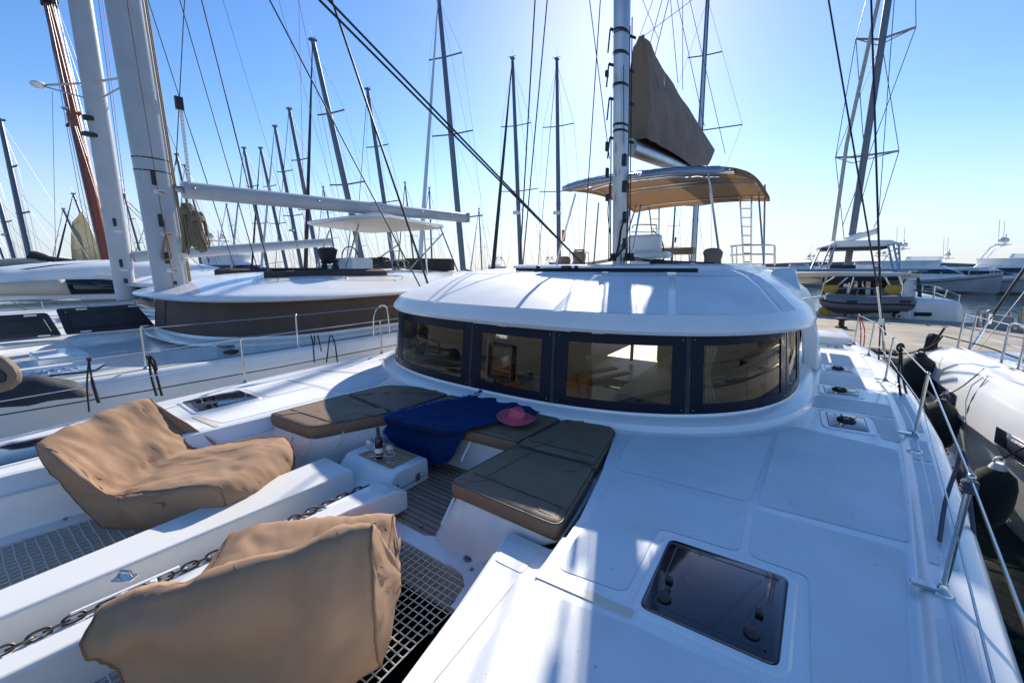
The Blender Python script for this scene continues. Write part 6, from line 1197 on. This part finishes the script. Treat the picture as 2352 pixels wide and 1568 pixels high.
YL = [
 (0, 275, 72, 600, 15, 'grey masted yacht, nearer of the two thick masts at the left picture edge', {}),
 (-40, 330, 36, 600, 12, 'grey masted yacht whose mast leaves the picture at its left edge', {}),
 (-60, 420, 12, 600, 7, 'yacht with a thin mast at the extreme left edge', {}),
 (145, 480, 200, 600, 6, 'small yacht left of the hoisted translucent sail', {'D': 62}),
 (168, 445, 228, 600, 7, 'yacht with a pale translucent sail hoisted, left of the red wooden mast', {'D': 52}),
 (285, 447, 328, 600, 6, 'short masted yacht between the two white masts at left', {'D': 60}),
 (405, 355, 470, 640, 8, 'yacht with its thin mast just right of the left white mast', {'boom': None}),
 (424, 380, 480, 600, 6, 'yacht with the thinner mast right beside the tan rope coils', {}),
 (560, 340, 612, 600, 8, 'first yacht of the row of leaning masts above the left boom', {}),
 (598, 340, 655, 600, 8, 'second yacht of the row of leaning masts above the left boom', {}),
 (631, 290, 690, 600, 9, 'third yacht of the row of leaning masts, taller than the two before it', {}),
 (664, 250, 730, 600, 10, 'fourth and tallest of the close row of leaning masts over the boom', {'boom': None}),
 (718, 92, 832, 600, 14, 'yacht with the tall leaning mast behind the white hard top', {}),
 (844, 205, 903, 600, 10, 'yacht with the mast between the tall leaning mast and the black shrouds', {'boom': 'cover_dark'}),
 (986, 432, 992, 600, 4, 'small distant yacht seen over the end of the left boom', {'D': 70}),
 (1007, -10, 1064, 622, 13, 'yacht with the tall dark mast and a dark sail cover by the boom end', {'D': 26, 'boom': 'cover_dark', 'spreaders': ((.28, 1.0), (.55, .9), (.8, .7))}),
 (1177, 134, 1196, 615, 9, 'yacht with the slim mast left of the double black shrouds', {}),
 (1279, 136, 1284, 612, 9, 'yacht with the upright mast and orange flag left of the bimini', {'flag': (528, 'orange')}),
 (1626, -10, 1592, 600, 11, 'yacht with the tall mast rising behind the brown sail cover', {'D': 34, 'spreaders': ((.3, .5), (.55, 1.6), (.8, .6))}),
 (1551, 470, 1543, 600, 4, 'small yacht with flags seen under the bimini beside the helm seat', {'D': 66, 'flag': (545, 'red')}),
 (742, 430, 772, 600, 4, 'distant yacht seen under the left hard top, nearer its left post', {'D': 72}),
 (812, 470, 835, 600, 4, 'distant yacht seen under the left hard top, nearer its ladder', {'D': 72}),
 (930, 420, 950, 600, 4, 'distant yacht seen between the hard top and the boom end', {'D': 74}),
 (520, 470, 548, 600, 4, 'distant yacht low behind the left boom, near the rope coils', {'D': 74}),
 (340, 500, 362, 600, 4, 'distant yacht seen just left of the nearest white mast', {'D': 74}),
 (1100, 480, 1106, 600, 3, 'distant thin mast between the dark sail cover and the far cruisers', {'D': 80}),
]
for tx, ty, bx_, by_, w_, lab, kw in YL: sail_yacht(tx, ty, bx_, by_, w_, lab, **kw)
# hoisted translucent sail, furled dark sail at the left
q = MB(); qs = [[ad(lerp(a, b_, u), y, 51) for u in (0, .2, .4, .6, .8, 1)] for y, a, b_ in ((486, 186, 190), (510, 164, 202), (540, 164, 212), (570, 166, 224), (598, 168, 238))]
q.grid([[p+Vector((.12*math.sin(i*1.7+k), .12*math.cos(i*2+k), 0)) for i, p in enumerate(r)] for k, r in enumerate(qs)]); tag(q.build('sail', 'sailcloth', None, solid=.01), 'pale translucent sail hoisted and sunlit left of the red wooden mast', 'sail')
q = MB(); q.tube(crom([ad(66, 592, 30), ad(80, 586, 30), ad(110, 594, 30), ad(170, 602, 30)], 4), [.18]*3+[.3]*5+[.2]*5, 8); tag(q.build('stowed_sail', 'cover_dark', None), 'dark stowed sail on a boom behind the far left motor yacht', 'sail')
q = MB(); q.tube(crom([ad(-20, 606, 30), ad(40, 602, 30), ad(110, 602, 30)], 4), [.22, .26, .3, .3, .3, .3, .28, .2, .12], 8); tag(q.build('stowed_sail', 'beige_canvas', None), 'pale brown stowed sail at the left edge above the motor yacht roof', 'sail')
# wooden schooner
D = 27; T, B_ = ad(106, -20, D), ad(249, 610, D); up = (T-B_)/(T.z-B_.z); sc_t = thing('schooner', (B_.x, B_.y, -1.9), 'schooner with a raked red varnished wooden mast at far left', 'schooner')
r = 24*D/940/2; q = MB(); q.tube([B_-up*.8, B_.lerp(T, .5), T], [r, r*.95, r*.8], 14); sm = q.build('mast', 'wood_red', sc_t)
q = MB(); c = ad(166, 270, D); q.tube([c+Vector((-.55, -.25, -.5)), c+Vector((.75, .3, .25))], .10, 8); q.box(c, (.5, .5, .5)); q.build('crosstree', 'wood_red', sm, bevel=.04)
q = MB(); c = ad(172, 262, D); q.ball(c+Vector((-.1, -.3, .25)), (.32, .3, .09)); q.build('radar', 'paint_white', sm)
q = MB(); q.box(ad(113, 4, D), (1.1, .7, .4)); q.build('masthead_fitting', 'charcoal', sm, bevel=.05)
q = MB()
for x0, y0, x1, y1 in ((100, 0, 210, 600), (106, 0, 235, 600), (112, 10, 262, 600), (118, 10, 290, 600), (124, 10, 320, 600), (130, 10, 345, 600), (158, 290, 222, 600), (164, 290, 236, 600), (172, 290, 270, 600), (176, 290, 282, 600), (128, 0, 205, 330), (98, 0, 160, 290)): q.tube([ad(x0, y0, D-.4), ad(x1, y1, D-.4)], .014, 4)
q.each('rigging_wire', 'wire', sc_t)
q = MB(); rows = []
for s_, w_ in ((-9, .2), (-6, 1.7), (0, 2.3), (6, 2.1), (9, 1.2)): rows.append([Vector((B_.x+x*w_, B_.y+s_, z)) for x, z in ((-.3, -2.3), (-.9, -1.5), (-1, -.5), (0, -.4), (1, -.5), (.9, -1.5), (.3, -2.3))])
q.loft(rows); q.build('hull', 'wood_red', sc_t)
# motor cruisers
def cruiser(px, D, L, yaw, label, fly=True, hullm='far_hull', group='motor yachts across the water', name='motor_yacht', low=-1.9):
    o_ = ad(px, 640, D); base = Vector((o_.x, o_.y, low)); c_, s_ = math.cos(yaw), math.sin(yaw); k = L/16
    t = thing(name, base, label, 'motor yacht', group)
    W = lambda x, y, z: base+Vector((x*c_-y*s_, x*s_+y*c_, z*(1.0 if z < 1.35 else 1.27-.36/z)))*k
    q = MB(); rows = []
    for x, w_, zs in ((-8, 2.2, 1.3), (-4, 2.4, 1.35), (0, 2.4, 1.5), (3, 2.1, 1.75), (5.5, 1.4, 2.05), (7.2, .6, 2.3), (8.2, .06, 2.45)):
        rows.append([W(x-(.9 if z < 0 and x > 5 else 0), y*w_, z) for y, z in ((-.35, -.4), (-.86, .25), (-1, zs-.25), (-1.02, zs), (-.95, zs+.03), (0, zs+.06), (.95, zs+.03), (1.02, zs), (1, zs-.25), (.86, .25), (.35, -.4))])
    q.loft(rows); h = q.build('hull', hullm, t, ang=45)
    q = MB(); [q.tube([W(x, sg*(w_+.03), zs-.3) for x, w_, zs in ((-8, 2.2, 1.3), (-4, 2.4, 1.35), (0, 2.4, 1.5), (3, 2.1, 1.75), (5.5, 1.4, 2.05), (8.1, .1, 2.45))], .05*k, 5) for sg in (-1, 1)]; q.build('rubbing_strake', 'charcoal', t)
    q = MB(); [q.loft([[W(x, sg*(w_+d_), z) for x, z, w_ in ((-1, .55, 2.3), (2.5, .7, 2.0), (2.6, 1.0, 2.12), (-.9, .9, 2.36))] for d_ in (-.1, .02)]) for sg in (-1, 1)]; q.each('hull_window', 'dark_glass', t)
    q = MB(); q.loft([[W(x*sx+ox, y*w_, z) for x, y in rp_] for (z, sx, ox, w_) in ((1.4, 1, 0, 1.8), (2.1, .98, -.1, 1.75), (2.9, .74, -.7, 1.55), (3.15, .66, -.9, 1.4)) for rp_ in [rpoly([(-5, -1), (3.2, -1), (5.2, -.35), (5.2, .35), (3.2, 1), (-5, 1)], .5, 3)]]); q.build('superstructure', 'gelcoat', t, ang=50)
    q = MB(); q.loft([[W(x*sx+ox, y*w_, z) for x, y in rp_] for (z, sx, ox, w_) in ((2.32, .915, -.02, 1.79), (2.78, .78, -.5, 1.66)) for rp_ in [rpoly([(-4.2, -1), (3.2, -1), (5.15, -.35), (5.15, .35), (3.2, 1), (-4.2, 1)], .5, 3)]], cap=False); q.build('window', 'dark_glass', t, ang=50)
    if fly:
        q = MB(); q.loft([[W(x*sx+ox, y*w_, z) for x, y in rp_] for (z, sx, ox, w_) in ((3.1, 1, 0, 1.35), (3.75, 1.06, .1, 1.45)) for rp_ in [rpoly([(-4.2, -1), (1.0, -1), (2.0, -.4), (2.0, .4), (1.0, 1), (-4.2, 1)], .4, 3)]]); q.build('flybridge', 'gelcoat', t)
        q = MB(); q.loft([[W(x*sx+ox, y*w_, z) for x, y in rp_] for (z, sx, ox, w_) in ((3.75, 1.03, .12, 1.42), (4.2, .98, .2, 1.36)) for rp_ in [rpoly([(-1.6, -1), (1.0, -1), (2.0, -.4), (2.0, .4), (1.0, 1), (-1.6, 1)], .4, 3)]], cap=False); q.build('windscreen', 'clear_vinyl', t)
    zt = 4.0 if fly else 3.1
    q = MB()
    for sg in (-1, 1): q.tube([W(-4.0, sg*1.3, zt-.5), W(-3.2, sg*1.2, zt+.9), W(-2.0, sg*.9, zt+1.2)], .09*k, 6)
    q.bar(W(-2.4, -1.2, zt+1.15), W(-2.4, 1.2, zt+1.15), 1.2*k, .10*k); q.build('radar_arch', 'gelcoat', t)
    q = MB(); [q.ball(W(-2.4, y, zt+1.6), .36*k, 10, 8) for y in ((-.8, .8) if fly else (0,))]; q.each('satellite_dome', 'paint_white', t)
    q = MB(); [q.tube([W(-2.6, y, zt+1.1), W(-2.9, y*1.1, zt+3.6)], .022*k, 4) for y in (-1.1, 1.1)]; q.tube([W(-2.3, .1, zt+1.1), W(-2.3, .1, zt+2.2)], .05*k, 5); q.each('antenna', 'paint_grey', t)
    q = MB()
    for sg in (-1, 1):
        P_ = [W(x, sg*w_, z) for x, w_, z in ((-1, 2.35, 2.25), (3, 2.0, 2.5), (5.5, 1.35, 2.8), (8.0, .1, 3.15))]; q.tube(P_, .035*k, 5)
        for x, w_, z0, z1 in ((1, 2.2, 1.55, 2.37), (3, 2.0, 1.75, 2.5), (5.5, 1.35, 2.05, 2.8), (7.2, .55, 2.3, 3.0)): q.tube([W(x, sg*w_, z0), W(x, sg*w_, z1)], .025*k, 4)
    q.each('guard_rail', 'steel', t)
    return t
cruiser(2108, 60, 16, R(-28), 'motor yacht with a flybridge and two white domes, left of the three across the water', hullm='grey_hull')
cruiser(2218, 58, 15, R(-22), 'low dark-bottomed motor yacht in the middle of the three across the water', fly=False, hullm='grey_hull')
cruiser(2352, 56, 17, R(-25), 'motor yacht cut by the right picture edge, bow towards its neighbour')
cruiser(1985, 74, 14, R(-150), 'motor yacht mostly hidden behind the quay catamaran hard top')
cruiser(1135, 95, 13, R(160), 'distant cruiser with an open flybridge left of the double black shrouds', group='small cruisers far behind the masts')
cruiser(1248, 95, 13, R(165), 'distant cruiser right of the double black shrouds', group='small cruisers far behind the masts')
cruiser(545, 62, 19, R(20), 'blue white motor yacht with square windows behind the left rope coils', group='small cruisers far behind the masts')
cruiser(1832, 80, 13, R(150), 'distant cruiser with two dark domes above our cabin roof edge', group='small cruisers far behind the masts')
lettering('MINGO', 'lettering', ad(556, 618, 55), .7, (R(90), 0, R(62)), 'charcoal')['label'] = 'dark name lettering on the far blue white motor yacht'
bpy.data.objects['lettering.002' if 'lettering.002' in bpy.data.objects else 'lettering.001']['category'] = 'lettering'
# breakwater of rocks
def breakwater():
    q = MB(); rnd = random.Random(3); N_ = 150; rows = []
    for i in range(N_+1):
        x = lerp(-30, 190, i/N_); row = []
        for j, (dy, z) in enumerate(((-4, -2.4), (-3.2, -1.4), (-2.2, -.2), (-1.2, .7), (-.6, 1.15), (0, 1.2), (3, 1.2), (8, -2.4))):
            row.append(Vector((x+rnd.uniform(-.5, .5), 100+dy+rnd.uniform(-.5, .5), z+rnd.uniform(-.25, .25)*(z < 1.1))))
        rows.append(row)
    q.grid(rows); return q.build('breakwater', 'rock', None, flat=True)
tag(breakwater(), 'long dark rubble breakwater closing the harbour on the right', 'breakwater')
q = MB()
for i in range(220):
    x = random.uniform(10, 120); y = 96.2+random.uniform(-.9, 1.5); s_ = random.uniform(.35, .8); z = -1.6+1.4*(y-95.3)
    q.loft([[(x+s_*r*math.cos(a)*(1+.3*noise.noise((i, a, 1))), y+s_*r*math.sin(a), z+s_*h_) for a in [2*math.pi*j/6 for j in range(6)]] for r, h_ in ((.6, -.6), (1, -.1), (.8, .45), (.3, .65))])
o = q.build('breakwater_rocks', 'rock', None, flat=True); tag(o, None, None, kind='stuff')
# faint hills far off
q = MB(); q.grid([[(x, 5200, z*(20+60*max(0, noise.noise((x/900, 3, 0))+.35)+10*noise.noise((x/200, 1, 0)))) for x in range(-3000, 6001, 120)] for z in (-.1, 1)]); 
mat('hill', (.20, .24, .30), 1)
q.grid([[(x, 5200, 0) for x in (-3000, 6000)], [(x, 6400, 0) for x in (-3000, 6000)]]); tag(q.build('hills', 'hill', None), None, None, kind='structure')
